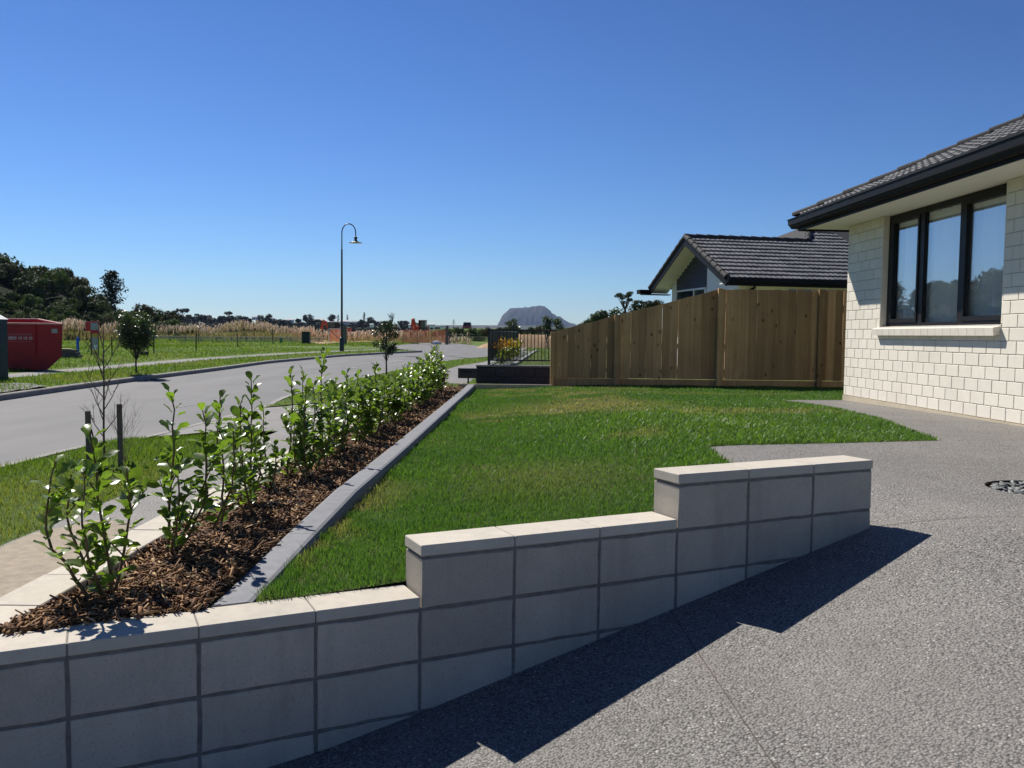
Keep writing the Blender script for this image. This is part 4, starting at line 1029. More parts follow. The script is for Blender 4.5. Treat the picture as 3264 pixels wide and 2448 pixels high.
tag(link('lawn_grass', me, None, M_GRASS), 'short green grass of the front lawn', 'grass', kind='stuff')
# verges, banks and the field near the road: coarser grass
X, Y, Z, H, Wd, Ln, Cc = [], [], [], [], [], [], []
def coarse(poly, n, dn, zf, h, w, g, seed):
    x, y = sample(poly, n, lambda a, b: dn(a, b) * in_view(a, b, .2)); k = len(x)
    X.append(x); Y.append(y); Z.append(zf(x, y) - .004); q = vnoise(x, y, .9, seed); H.append(h * (.6 + .8 * rng.random(k)) * (.6 + .8 * q)); f = 1 + .055 * np.maximum(y - 6, 0); Wd.append(w * f * (.7 + .6 * rng.random(k))); Ln.append(.4 + .9 * rng.random(k))
    t = np.clip(q * .5 + .5 * rng.random(k), 0, 1)[:, None]; c = np.array(g[0]) * (1 - t) + np.array(g[1]) * t; dr = (ss(.55, .8, vnoise(x, y, .5, seed + 1)) * rng.random(k) * .8)[:, None]
    Cc.append((c * (1 - dr) + np.array([.25, .23, .09]) * dr) * rng.uniform(.75, 1.25, (k, 1)))
GV = ((0.070, 0.125, 0.018), (0.125, 0.185, 0.030))
coarse(VP1, 130000, lambda x, y: np.clip(1.3 - .04 * y, .3, 1), zverge, 0.055, .0055, GV, 31)
coarse(VP2, 60000, lambda x, y: np.clip(22 / y, .2, 1) ** 1.5, zverge, 0.055, .006, GV, 33)
coarse(BK, 16000, lambda x, y: np.clip(20 / y, .2, 1), lambda x, y: 0.60 - 0.44 * ss(16.6, 21, y) + zstreet(x, y), 0.06, .006, GV, 35)
fv = [tuple(p) for p in offset(FK, .12)] + [tuple(p) for p in offset(FK, 3.08)[::-1]]
coarse(fv, 120000, lambda x, y: np.clip(26 / np.maximum(y, 1), .15, 1) ** 2, lambda x, y: zstreet(x, y) + .13, 0.10, .008, GV, 37)
fld = [tuple(p) for p in offset(FK, 20)[40:]] + [(-9, 80), (-12, 112), (-95, 112), (-60, 40)]
ff = [tuple(p) for p in offset(FK, 4.52)] + [tuple(p) for p in offset(FK, 26)[::-1]]
coarse(fld, 420000, lambda x, y: np.clip(34 / np.maximum(y, 1), .05, 1) ** 1.3, lambda x, y: zground(x, y) + .0, 0.11, .010, GV, 43)
coarse(ff, 200000, lambda x, y: np.clip(30 / np.maximum(y, 1), .1, 1) ** 1.6, lambda x, y: zground(x, y) + .0, 0.11, .009, GV, 39)
coarse(NL, 16000, lambda x, y: np.clip(20 / y, .3, 1), lambda x, y: .955 + 0 * x, 0.05, .005, ((0.05, .112, .016), (.095, .16, .024)), 41)
X, Y, Z, H, Wd, Ln = [np.concatenate(q) for q in (X, Y, Z, H, Wd, Ln)]; C = np.concatenate(Cc)
V, Fg = blades(X, Y, Z, H, Wd, Ln); me = mesh_np('verge_grass', V, Fg); setcol(me, C, 5)
tag(link('verge_grass', me, None, M_GRASS), 'rough green grass of the verges and the field', 'grass', kind='stuff')

# ================================================================== hedge plants
def leaf_tmpl(ln=1.0, wd=0.62, fold=0.10, curl=0.14):
    ys = [0, .12, .38, .68, .90, 1.0]; ws = [.04, .20, .43, .50, .30, .0]
    P = []; Fq = []
    for i, (yy_, w) in enumerate(zip(ys, ws)):
        zc = -curl * (yy_ - .4) ** 2 * 1.6; wav = .05 * sin(yy_ * 13)
        P += [(-w * wd, yy_ * ln, zc + fold * w * 2 + wav), (0, yy_ * ln, zc), (w * wd, yy_ * ln, zc + fold * w * 2 - wav)]
    for i in range(5):
        for j in (0, 1): Fq.append((3 * i + j, 3 * i + j + 1, 3 * i + j + 4, 3 * i + j + 3))
    return np.array(P), Fq
LT, LF = leaf_tmpl()
leaf_me = mesh_np('leaf', LT, LF, True); leaf_me.materials.append(M_LEAF)
leafy_me = leaf_me.copy(); leafy_me.materials.clear(); leafy_me.materials.append(M_LEAFY)
def griselinia(base, h, seed, detailed, label, nst=None, lean=None):
    g = np.random.default_rng(seed); root = thing('hedge_shrub', base, label, 'shrub', 'shrubs of the young hedge'); L = np.array(base)
    nst = (nst or int(g.integers(2, 4))); LP, LD, LNn, LS = [], [], [], []
    for s in range(nst):
        hs = h * (1.0 if s == 0 else g.uniform(.55, .92)); az = g.random() * 2 * pi; sp = (0.05 if s == 0 else (0.14 if nst < 5 else 0.2)) * h / .7
        b0 = np.array([g.normal(0, .012), g.normal(0, .012), -.03]); top = np.array([cos(az) * sp, sin(az) * sp, hs])
        if s == 0 and lean is not None: top[:2] += lean
        k = 9; pts = [b0 + (top - b0) * (i / k) + np.array([cos(az), sin(az), 0]) * sp * .5 * sin(pi * i / k) + g.normal(0, .004, 3) for i in range(k + 1)]
        m = MB(); m.tube(pts, [0.0075 * (1 - .65 * i / k) * (1.0 if detailed else 1.2) for i in range(k + 1)], 6); m.build('stem', M_STEM, root)
        nl = int(hs / (.020 if detailed and base[1] < 7 else .0165)); ph = g.random() * 6
        for i in range(nl):
            t = .12 + .88 * (i + g.random() * .6) / nl; p = pts[int(t * k) if t < 1 else k] * 1.0; f = t * k - int(t * k)
            if int(t * k) < k: p = pts[int(t * k)] * (1 - f) + pts[int(t * k) + 1] * f
            a = ph + i * 2.4 + g.normal(0, .5); el = g.uniform(.05, .85) if t < .85 else g.uniform(.5, 1.25)
            d = np.array([cos(a) * cos(el), sin(a) * cos(el), sin(el)]); nn = np.array([-cos(a) * sin(el), -sin(a) * sin(el), cos(el)]) + g.normal(0, .45, 3)
            sz = g.uniform(.040, .088) * (1.0 if t < .9 else .75) * (.9 if t < .3 else 1)
            LP.append(p + d * .012); LD.append(d); LNn.append(nn); LS.append(sz)
        # side twigs with a few leaves
        for q in range(int(g.integers(1, 4)) if base[1] < 7 else int(g.integers(2, 5))):
            t = g.uniform(.25, .75); p = pts[int(t * k)]; a = g.random() * 2 * pi; d = np.array([cos(a), sin(a), 1.1]); d /= np.linalg.norm(d); ln = g.uniform(.07, .17) * h / .7; e = p + d * ln
            m = MB(); m.tube([p, p + d * ln * .5 + np.array([0, 0, .004]), e], [.0035, .003, .0018], 5); m.build('twig', M_STEM, root)
            for i in range(int(ln / (.02 if base[1] < 7 else .014))):
                tt = g.uniform(.25, 1.05); a2 = g.random() * 2 * pi; el = g.uniform(.1, 1.1); dd = np.array([cos(a2) * cos(el), sin(a2) * cos(el), sin(el)])
                LP.append(p + d * ln * tt); LD.append(dd); LNn.append(np.array([-cos(a2) * sin(el), -sin(a2) * sin(el), cos(el)]) + g.normal(0, .45, 3)); LS.append(g.uniform(.045, .075))
    LP, LD, LNn, LS = np.array(LP), np.array(LD), np.array(LNn), np.array(LS); R = frames(LD, LNn)
    if detailed:
        for i in range(len(LP)):
            yel = g.random() < .02 and LP[i][2] < .3 * h
            o = link('leaf', leafy_me if yel else leaf_me, root); Mx = Matrix([list(R[i][r] * LS[i]) + [LP[i][r]] for r in range(3)] + [[0, 0, 0, 1]]); o.matrix_local = Mx
    else:
        V, Fq = scatter(LT, LF, R * LS[:, None, None], LP); o = link('foliage', mesh_np('foliage', V, Fq, True), root, M_LEAF)
    return root
hp = []   # (x pixel, y pixel of the foot, y pixel of the top)
near = [(352, 1908, 1352, 5, (-.07, .0)), (538, 1776, 1240, 4, (-.02, 0)), (680, 1712, 1330, 2, None), (757, 1604, 1300, 2, None), (792, 1640, 1196, 3, None), (858, 1558, 1285, 3, None), (905, 1530, 1190, 3, None)]
labs = ['nearest hedge shrub, leaning left over the end of the block wall', 'second hedge shrub from the block wall, tall with a yellow leaf low down', 'small thin hedge shrub third from the block wall', 'fourth hedge shrub from the block wall, close to the pale caps', 'fifth hedge shrub from the block wall', 'sixth hedge shrub from the block wall', 'seventh hedge shrub from the block wall']
sp_list = []
for i, (px, py, pt, ns, ln) in enumerate(near):
    p = onz(px, py, 0.575); hgt_ = (py - pt) * p[1] / F * 1.0; sp_list.append((p[0], p[1], hgt_, ns, ln, labs[i]))
y = 5.75; i = 8; words = {8: 'eighth', 9: 'ninth', 10: 'tenth', 11: 'eleventh', 12: 'twelfth', 13: 'thirteenth', 14: 'fourteenth', 15: 'fifteenth', 16: 'sixteenth', 17: 'seventeenth', 18: 'eighteenth', 19: 'nineteenth', 20: 'twentieth', 21: 'twenty-first', 22: 'twenty-second', 23: 'twenty-third', 24: 'twenty-fourth', 25: 'twenty-fifth', 26: 'twenty-sixth', 27: 'twenty-seventh', 28: 'twenty-eighth', 29: 'twenty-ninth', 30: 'thirtieth', 31: 'thirty-first', 32: 'thirty-second', 33: 'thirty-third', 34: 'thirty-fourth', 35: 'thirty-fifth'}
while y < 15.2:
    h_ = random.uniform(.56, .72); ln = None
    if i == 10: h_ = 0.90; ln = (.06, 0)
    if y > 13: h_ = random.uniform(.66, .80)
    if 9.0 < y < 11: h_ *= .93
    lab = f'{words[i]} hedge shrub from the block wall' + ('' if i <= 20 else ', in the dense far part of the row')
    if i == 10: lab = 'tallest hedge shrub, its bright tip standing out against the road'
    sp_list.append((-1.42 + random.uniform(-.07, .07) + .012 * (y - 5), y, h_, 3, ln, lab)); y += random.uniform(.33, .43); i += 1
last = max(range(len(sp_list)), key=lambda k: sp_list[k][1])
for k, (px, py, h_, ns, ln, lab) in enumerate(sp_list):
    if k == last: lab = 'last hedge shrub of the row, nearest the letterbox'; h_ = .82
    griselinia((float(px), float(py), float(zbed(px, py))), h_, 100 + k, k < 13, lab, ns + (1 if py > 7 else 0), ln)

# ================================================================== small trees beside the road
def diamonds(cent, nrm, size, asp=0.55):
    """leaf-sized faces"""
    n = len(cent); d = unit(n); d = np.cross(nrm, d); d /= np.linalg.norm(d, axis=1, keepdims=True) + 1e-9; R = frames(d, nrm)
    tv = np.array([(0, -.5, 0), (asp * .5, 0, .12), (0, .5, 0), (-asp * .5, 0, .12)]); return scatter(tv, [(0, 1, 2, 3)], R * np.asarray(size)[:, None, None], cent)
def street_tree(base, h, cw, c0, c1, nl, lsz, seed, label, blobs=26, ntrunk=1, clump=.22, name='street_tree'):
    g = np.random.default_rng(seed); root = thing(name, base, label, 'tree'); m = MB(); tips = []
    r0 = .028 * h / 2.3
    m.tube([(0, 0, -.1), (g.normal(0, .01), g.normal(0, .01), c0 * .6), (g.normal(0, .03), g.normal(0, .03), c0 + .3 * (c1 - c0)), (g.normal(0, .05), g.normal(0, .05), c1 * .93)], [r0 * 1.25, r0, r0 * .6, r0 * .15], 8)
    cz = (c0 + c1) / 2; cr = (c1 - c0) / 2; B = []
    for i in range(blobs):
        u = unit(1, g)[0]; r = g.uniform(.45, .82); c = np.array([u[0] * cw / 2 * r, u[1] * cw / 2 * r, cz + u[2] * cr * r]); B.append(c)
        s = g.uniform(.0, .35); st_ = np.array([0, 0, max(c0 * .75, c[2] - .35 * h * g.uniform(.4, 1) - .1)])
        m.tube([st_, (st_ + c) / 2 + g.normal(0, .03, 3) + np.array([0, 0, .03]), c], [r0 * .42, r0 * .26, r0 * .1], 5)
    m.build('trunk', M_BARK, root)
    B = np.array(B); k = g.integers(0, len(B), nl); off = unit(nl, g) * (clump * (g.random(nl) ** .5))[:, None]; off[:, 2] *= .9; P = B[k] + off
    nr = off / clump * .7 + unit(nl, g) * .9 + np.array([0, 0, .3]); nr /= np.linalg.norm(nr, axis=1, keepdims=True)
    V, Fq = diamonds(P, nr, lsz * g.uniform(.7, 1.3, nl)); link('crown', mesh_np('crown', V, Fq), root, M_TREE); return root
p = onstreet(435, 1193, .13); street_tree(p, 2.35, 1.22, .62, 2.36, 5600, .075, 5, 'dark rounded street tree standing on the far verge', 46, clump=.25)
p = onstreet(1232, 1196, .12); street_tree(p, 2.2, 1.15, .62, 2.12, 1900, .075, 9, 'loose airy young tree standing between road and hedge', 24, clump=.15)
# bare sapling between two stakes
sb = onz(334, 1491, .125); sp_ = thing('bare_sapling', sb, 'leafless sapling growing between two stakes on the near verge', 'tree'); g = np.random.default_rng(3)
m = MB(); m.tube([(0, 0, -.05), (-.006, 0, .4), (.0, .01, .9), (.004, 0, 1.3), (.012, 0, 1.62)], [.013, .011, .009, .006, .002], 7); m.build('trunk', M_TWIG, sp_)
def twigs(m, p, d, ln, r, lev):
    e = p + d * ln * .5 + np.array([0, 0, .03 * ln]); f = p + d * ln + np.array([0, 0, .22 * ln]); m.tube([p, e, f], [r, r * .75, r * .35], 5, cap=False)
    if lev:
        for q in range(int(g.integers(2, 4))):
            t = g.uniform(.35, .95); a = g.random() * 6.28; dd = d * .6 + np.array([cos(a) * .7, sin(a) * .7, .35]); dd /= np.linalg.norm(dd); twigs(m, p + (f - p) * t, dd, ln * g.uniform(.35, .6), r * .55, lev - 1)
for i, (z, a, ln) in enumerate([(.32, 3.0, .34), (.38, .2, .30), (.55, 2.7, .36), (.62, -.3, .34), (.75, 3.4, .30), (.86, .5, .28), (.95, 2.4, .30), (1.05, -.2, .26), (1.12, 3.0, .24), (1.22, .6, .2), (1.3, 2.4, .16), (.48, -1.5, .3), (.7, 1.6, .3), (1.0, 4.5, .25)]):
    d = np.array([cos(a) * .62, sin(a) * .62, .75]); m = MB(); twigs(m, np.array([0, 0, z]), d / np.linalg.norm(d), ln, .006, 2); m.build('branch', M_TWIG, sp_)
for px, py, pt, lab in ((279, 1497, 1308, 'grey wooden stake with a black tie, left of the bare sapling'), (379, 1487, 1285, 'taller grey wooden stake to the right of the bare sapling')):
    b = onz(px + 6, py, .125); hh = (py - pt) * b[1] / F; r = thing('wooden_stake', b, lab, 'stake'); MB().cbox(-.025, .025, -.025, .025, -.2, hh, .003).build('post', M_STAKE, r)
    if px < 300:
        m = MB(); m.tube([(.03 * cos(q), .03 * sin(q), hh - .2 + .006 * sin(3 * q)) for q in np.linspace(0, 6.28, 12)], .009, 6); m.tube([(.03, 0, hh - .2), (.05, 0, hh - .3), (.035, -.01, hh - .5)], .008, 6); m.build('tie', M_RUBBER, r)
    r.rotation_euler = (random.uniform(-.03, .03), random.uniform(-.02, .02), .3)
db = onz(400, 1482, .125); r = thing('dry_weed', db, 'dry brown weed beside the right stake', 'weed'); m = MB(); g = np.random.default_rng(8)
for i in range(9):
    a = g.random() * 6.28; d = np.array([cos(a) * .25, sin(a) * .25, .95]); twigs(m, np.array([0, 0, 0.0]), d, g.uniform(.35, .55), .0025, 2)
m.build('stems', mat('dry_straw', (.32, .24, .15), .9, .2, 20), r)
# weeds at the foot of the stakes
def weed_clump(base, n, s, seed, label, name='weed_clump'):
    g = np.random.default_rng(seed); d = unit(n, g); d[:, 2] = np.abs(d[:, 2]) * .8 + .25; nr = np.cross(d, unit(n, g)) + np.array([0, 0, .6]); P = np.c_[g.normal(0, s * .5, n), g.normal(0, s * .5, n), np.abs(g.normal(0, s * .35, n))]
    V, Fq = scatter(LT, LF, frames(d, nr) * (g.uniform(.6, 1.2, n) * .07)[:, None, None], P); o = link(name, mesh_np(name, V, Fq, True), None, M_LEAF); o.location = tuple(base); tag(o, label, 'weed')
weed_clump(onz(318, 1512, .125), 70, .10, 71, 'low leafy weed at the foot of the left stake'); weed_clump(onz(420, 1508, .125), 60, .10, 72, 'low leafy weed right of the taller stake')

# ================================================================== lamp post
lp = onstreet(1089.5, 1120, .13); ls = lp[1] / F
def lz(py): return float((1120 - py) * ls)
lamp = thing('street_lamp', lp, 'tall black street lamp with swan neck and saucer shade', 'street lamp')
MB().lathe([(.17, -.1), (.17, lz(1082)), (.12, lz(1076)), (.0, lz(1076))], 12).build('base', M_BLACK, lamp)
MB().lathe([(.085, lz(1078)), (.062, lz(800)), (.07, lz(799)), (.07, lz(797)), (.0, lz(797))], 12).build('pole', M_BLACK, lamp)
rw = (1370 - 1232) / 3.16 / 2 * ls; zt = lz(717); zc = zt - rw * 1.25
pts = [(0, 0, lz(800))] + [(rw - rw * cos(a), 0, zc + rw * 1.25 * sin(a)) for a in np.linspace(0, pi, 15)] + [(2 * rw, 0, lz(757))]
MB().tube(pts, [.045] + [.04] * (len(pts) - 1), 10).build('swan_neck', M_BLACK, lamp)
hz = lz(757); MB().lathe([(.03, hz), (.13, hz - .03), (.14, hz - .12), (.09, hz - .15), (.10, hz - .24), (.16, hz - .34), (.20, hz - .40), (.0, hz - .40)], 14, (2 * rw, 0, 0)).build('lamp_housing', M_BLACK, lamp)
MB().lathe([(.16, hz - .34), (.30, hz - .40), (.50, hz - .44), (.50, hz - .455), (.28, hz - .43), (.0, hz - .42)], 18, (2 * rw, 0, 0)).build('shade', mat('shade_metal', (.45, .45, .44), .3, .05, 3, spec=.6), lamp)
MB().lathe([(.0, hz - .50), (.10, hz - .48), (.15, hz - .42)], 12, (2 * rw, 0, 0)).build('lens', M_WHITE, lamp)

# ================================================================== building site across the road
def T3(b, s): return (float(b[0]), float(b[1]), float(b[2]))
SKY_ = 30.0
def xz(px, py, Y=SKY_): q = aty(px, py, Y); return float(q[0]), float(q[2])
# skip bin: long side towards the camera, undercut right end, far side standing higher
gz0 = 0.14
X_r, z_f = xz(204, 1033); X_rb, _ = xz(150, 1181); X_m, _ = xz(197, 1137); zm = xz(197, 1137)[1]; X_l = X_rb - 3.0; X_lt = X_r - 4.2
X_b, z_b = xz(122, 1018, 31.9)
skip = thing('skip_bin', (X_rb - 1.2, 30.8, gz0), 'dark red waste skip bin with white lettering and sloping end', 'skip bin'); L = skip.location
fz = [(X_l, 0, gz0 + .03), (X_rb, 0, gz0 + .03), (X_m, 0, zm), (X_r - .05, 0, z_f), (X_lt, 0, z_f), (X_lt + .1, 0, zm)]
def shell(fy, by, hb):
    m = MB(); A = [(x - L[0], fy - L[1], z - L[2]) for x, _, z in fz]; B = [(x - L[0], by - L[1], z - L[2]) for x, _, z in fz]
    sh = X_b - (X_r - .05)
    B = [(x + (sh if i in (1, 2, 3) else 0), y, z) for i, (x, y, z) in enumerate(B)]
    B[3] = (X_b - L[0], by - L[1], hb - L[2]); B[4] = (X_lt - L[0], by - L[1], hb - L[2])
    return A, B
A, B = shell(30.0, 31.9, z_b); m = MB(); t = .04
m.add(A + B, [(5, 4, 3, 2, 1, 0), (6, 7, 8, 9, 10, 11), (0, 1, 7, 6), (1, 2, 8, 7), (2, 3, 9, 8), (4, 5, 11, 10), (5, 0, 6, 11)]); o = m.build('body', M_RED, skip)
m = MB(); r_ = .035
for a, b in ((A[3], A[4]), (B[3], B[4]), (A[3], B[3]), (A[4], B[4])): m.tube([a, b], r_, 6)
m.build('rim', mat('worn_rim', (.52, .22, .19), .6, .25, 6), skip)
for xx_ in (X_r - 1.02, X_r - 2.6):
    MB().box(xx_ - .04 - L[0], xx_ + .04 - L[0], -.045 + 30 - L[1], -.002 + 30 - L[1], zm - L[2], z_f - .05 - L[2]).build('rib', M_RED, skip)
xa, za = xz(165, 1048); xb_, zb_ = xz(184, 1062)
MB().box(xa - L[0], xb_ - L[0], 29.985 - L[1], 29.998 - L[1], zb_ - L[2], za - L[2]).build('plate', mat('grey_plate', (.42, .40, .33), .6, .1, 9), skip)
def text(body, size, loc, m, parent, name, width=None, rot=(pi / 2, 0, 0)):
    cu = bpy.data.curves.new('txt', 'FONT'); cu.body = body; cu.size = size; cu.extrude = .002; cu.resolution_u = 3
    tmp = bpy.data.objects.new('txt', cu); col.objects.link(tmp); dg = bpy.context.evaluated_depsgraph_get(); dg.update()
    me = bpy.data.meshes.new_from_object(tmp.evaluated_get(dg)); bpy.data.objects.remove(tmp, do_unlink=True); bpy.data.curves.remove(cu)
    V = np.array([v.co for v in me.vertices]); w = V[:, 0].max() - V[:, 0].min()
    o = link(name, me, parent, m); me.materials.clear(); me.materials.append(m); o.rotation_euler = rot; o.location = loc
    if width: o.scale = (width / w, 1, 1)
    return o
M_LET = mat('faded_lettering', (.85, .78, .76), .6, .1, 15)
x0_, z1_ = xz(27, 1082); x1_, _ = xz(103, 1082)
text('0800 10 10 10', .155, (x0_ - L[0], 29.993 - L[1], z1_ - L[2]), M_LET, skip, 'lettering', x1_ - x0_)
x2_, z2_ = xz(17, 1068)
text('WASTE MANAGEMENT', .085, (x2_ - L[0], 29.993 - L[1], z2_ - L[2]), mat('dim_lettering', (.5, .26, .26), .6, .2, 15), skip, 'lettering', x1_ - x2_)
x3_, z3_ = xz(27, 1089)
text('www.wastemanagement.co.nz', .05, (x0_ - L[0], 29.993 - L[1], z3_ - L[2]), MATS['dim_lettering'], skip, 'lettering', x1_ - x0_)
# portable toilet at the picture's edge
pb = onstreet(-10, 1214, .14); pt = thing('portable_toilet', (pb[0], pb[1] + .5, .14), 'dark teal portable toilet with white roof at the left edge', 'toilet'); xr = float(aty(26, 1100, pb[1] + 1.05)[0]) - pb[0]
MB().cbox(xr - 1.1, xr, -.55, .55, .0, 1.72, .02).build('cabin', M_TEAL, pt)
MB().prism([(xr - 1.12, -.58, 1.722), (xr + .01, -.58, 1.722), (xr - .2, -.58, 1.84), (xr - .55, -.58, 1.93), (xr - .9, -.58, 1.84)], (0, 1.16, 0)).build('roof', M_WHITE, pt); recalc(pt.children[-1].data)
MB().cbox(xr - .95, xr - .15, -.575, -.552, .1, 1.65, .008).build('door', M_TEAL, pt); MB().lathe([(.0, .0), (.06, .0), (.06, .02), (0, .02)], 10, (xr - .22, -.585, 1.2)).build('latch', mat('green_disc', (.25, .4, .15), .5), pt)
MB().box(xr - 1.15, xr + .05, -.6, .6, -.1, -.002).build('skid', M_RUBBER, pt)
# gravel heap edge in front
gpo = [onz(-120, 1266, .15)[:2], onz(-60, 1222, .15)[:2], onz(20, 1224, .15)[:2], onz(110, 1227, .15)[:2], onz(150, 1234, .15)[:2], onz(60, 1245, .15)[:2], onz(-20, 1256, .15)[:2]]
tag(sheet('gravel_patch', [tuple(q) for q in gpo], lambda x, y: .152 + .05 * vnoise(x, y, 2.5, 77), .3, M_GRAVEL), 'grey gravel spread on the far verge by the toilet', 'gravel', kind='structure')
# pavement sign: post with red head box, notices below, braces
q = onstreet(292, 1131, .15); sgn = thing('site_sign', q, 'red building site sign with notices on timber posts', 'sign'); s = q[1] / F
def sx(px): return (px - 292) * s
def sz(py): return (1131 - py) * s
MB().cbox(sx(274), sx(291), -.02, .10, sz(1055.5), sz(1026), .01).build('side_panel', M_REDB, sgn)
MB().cbox(sx(291), sx(317), -.05, .0, sz(1063), sz(1024.5), .006).build('board', M_REDB, sgn); MB().box(sx(292), sx(315.5), -.058, -.051, sz(1052), sz(1029)).build('notice', M_GREYP, sgn)
MB().box(sx(296), sx(313.5), -.055, -.03, sz(1074), sz(1064)).build('notice', M_YEL, sgn); MB().box(sx(296), sx(313.5), -.055, -.03, sz(1086), sz(1075)).build('notice', M_GREYP, sgn); MB().box(sx(296), sx(313.5), -.055, -.03, sz(1099), sz(1087)).build('notice', M_GREYP, sgn); MB().box(sx(296), sx(313), -.055, -.03, sz(1112), sz(1100)).build('notice', M_WHITE, sgn)
for (a, b) in ((290, 294), (312, 315)): MB().box(sx(a), sx(b), -.028, .03, -.2, sz(1050)).build('post', M_STAKE, sgn)
for (a, b, c, d_) in ((291, 1078, 253, 1116), (291, 1092, 266, 1120)):
    m = MB(); m.tube([(sx(a), .03, sz(b)), (sx(c), .5, sz(d_) - .05)], .025, 4); m.build('brace', M_STAKE, sgn)
g = np.random.default_rng(4)
# timber stack beside the skip
q = onstreet(230, 1141, .15); s = q[1] / F; stk = thing('timber_stack', q, 'low stack of dark timber under a pale sheet beside the skip', 'timber')
for r in range(3):
    for c in range(3):
        MB().cbox(-1.0 - .05 * r, (262 - 230) * s - .12 * r - .05 * c, -.3 + .2 * c, -.12 + .2 * c, .02 + .14 * r, .15 + .14 * r, .006).build('beam', M_STAKE, stk)
MB().cbox(-1.0, -.05, -.28, .25, .445, .475, .004).build('sheet', M_TIMBER, stk)
bt = thing('blue_pipe', (q[0] + (235 - 230) * s, q[1] + .45, .15), 'upright blue pipe standing behind the timber stack', 'pipe'); MB().lathe([(.055, 0), (.06, .6), (.055, 1.05), (.0, 1.06)], 10).build('pipe', M_BLUE, bt); bt.children[0].name = 'tube'
m = MB(); m.box(-.09, -.05, -.02, .02, .45, .95); m.build('wrap', M_BLUE, bt)
q = onstreet(460, 1134, .15); o = MB().cbox(-.21, .21, -.15, .15, -.02, .25, .04).build('black_box', M_RUBBER); o.location = tuple(q); tag(o, 'black plastic box lying on the grass behind the round tree', 'box')
# stakes of the field
stakes = [(357, 1074, 1134), (491, 1068, 1126), (625, 1062, 1121), (633, 1046, 1091), (254.5, 1046, 1088), (275, 1062, 1088), (757, 1052, 1105), (811, 1052, 1089), (870, 1050, 1097)]
sm_ = MB().cbox(-.03, .03, -.03, .03, -.2, 1.0, .004).mesh('field_stake'); sm_.materials.append(M_RUBBER)
slab = ['thin dark stake left of the round tree', 'thin dark stake right of the round tree', 'thin dark stake in the middle of the grass field', 'pale topped far stake behind the middle one', 'far thin stake left of the red site sign', 'short far stake just left of the site sign', 'dark stake in front of the tall pampas clump', 'far thin stake by the timber pile', 'dark stake left of the green cabinet']
for i, (px, pt_, py) in enumerate(stakes):
    b = onstreet(px, py, .15); o = link('field_stake', sm_); o.location = tuple(b); o.scale = (1, 1, (py - pt_) * b[1] / F); o.rotation_euler = (random.uniform(-.03, .03), random.uniform(-.03, .03), random.random()); tag(o, slab[i], 'stake', 'stakes in the field')
b = onstreet(896, 1093, .15); o = MB().cbox(-.12, .12, -.12, .12, -.1, .55, .02).build('green_marker', mat('green_marker_paint', (.03, .2, .08), .6)); o.location = tuple(b); tag(o, 'small green marker post before the timber pile', 'marker')
b = onstreet(854, 1080, .15); o = MB().cbox(-.35, .35, -.1, .1, -.1, 1.3, .05).build('yellow_drum', M_YEL); o.location = tuple(b); tag(o, 'small orange yellow panel among the pampas', 'panel')
# long pile of timber lengths
a = onstreet(478, 1087, .15); b = onstreet(1040, 1091, .15); ln = float(np.linalg.norm((b - a)[:2])); tp_ = thing('timber_pile', a, 'long low pile of pale timber lengths at the back of the field', 'timber', rotz=atan2(b[1] - a[1], b[0] - a[0]))
for i, (x0, x1, z0, z1, yy_) in enumerate([(0, ln, .48, .60, .1), (0, ln * .42, .25, .36, -.1), (ln * .43, ln * .99, .25, .34, -.1), (ln * .4, ln * .98, .05, .15, -.2), (ln * .15, ln * .41, .02, .12, -.2)]):
    MB().cbox(x0, x1, yy_, yy_ + .5, z0, z1, .01).build('plank', M_TIMBER, tp_)
for i in range(12): MB().box(ln * (.02 + i * .085), ln * (.02 + i * .085) + .1, -.05, .5, .0, .475).build('bearer', M_RUBBER, tp_)
# green cabinet
b = onstreet(976, 1095, .15); s = b[1] / F; cb = thing('service_cabinet', b, 'dark green service cabinet on the grass left of the lamp', 'cabinet'); MB().cbox(-12 * s, 12 * s, -.3, .3, -.05, 36 * s, .02).build('body', M_GREENBOX, cb); MB().cbox(-12.7 * s, 12.7 * s, -.34, .34, 36.1 * s, 38 * s, .015).build('lid', M_GREENBOX, cb); MB().box(-.03, .03, -.312, -.301, .2, 1.0).build('door_seam', M_RUBBER, cb)
# earthworks: bare orange ground and banks
ep = [(1020, 1098), (1095, 1092), (1200, 1091), (1430, 1094), (1450, 1080), (1440, 1070), (1200, 1068), (1000, 1074), (930, 1084)]
EP = [onstreet(px, py, .14)[:2] for px, py in ep]
tag(sheet('bare_earth', [tuple(q) for q in EP], lambda x, y: zground(x, y) + .06, 4, M_EARTH), 'bare orange earth of the building site', 'earth', kind='structure')
def mound(name, cx, cy, lx, ly, h, m, label, cat, seed, n=26, top=.5):
    gx, gy = np.meshgrid(np.linspace(-1, 1, n), np.linspace(-1, 1, n)); r = np.maximum(np.abs(gx) ** 2.5, np.abs(gy) ** 2); z = h * (1 - ss(top, 1.0, np.sqrt(gx ** 2 * .9 + gy ** 2))) * (.75 + .5 * vnoise(gx * lx, gy * ly, .35, seed)) - .15
    V = np.c_[gx.ravel() * lx, gy.ravel() * ly, z.ravel()]; i = np.arange(n * n).reshape(n, n); f = np.stack([i[:-1, :-1], i[:-1, 1:], i[1:, 1:], i[1:, :-1]], -1).reshape(-1, 4)
    o = link(name, mesh_np(name, V, f, True), None, m); o.location = (cx, cy, float(zground(cx, cy))); tag(o, label, cat, kind='structure'); return o
q = onstreet(1180, 1076, .2); mound('earth_bank', q[0], q[1] + 3, 12, 5, 1.25, M_EARTH, 'orange earth bank behind the lamp post', 'earth', 51)
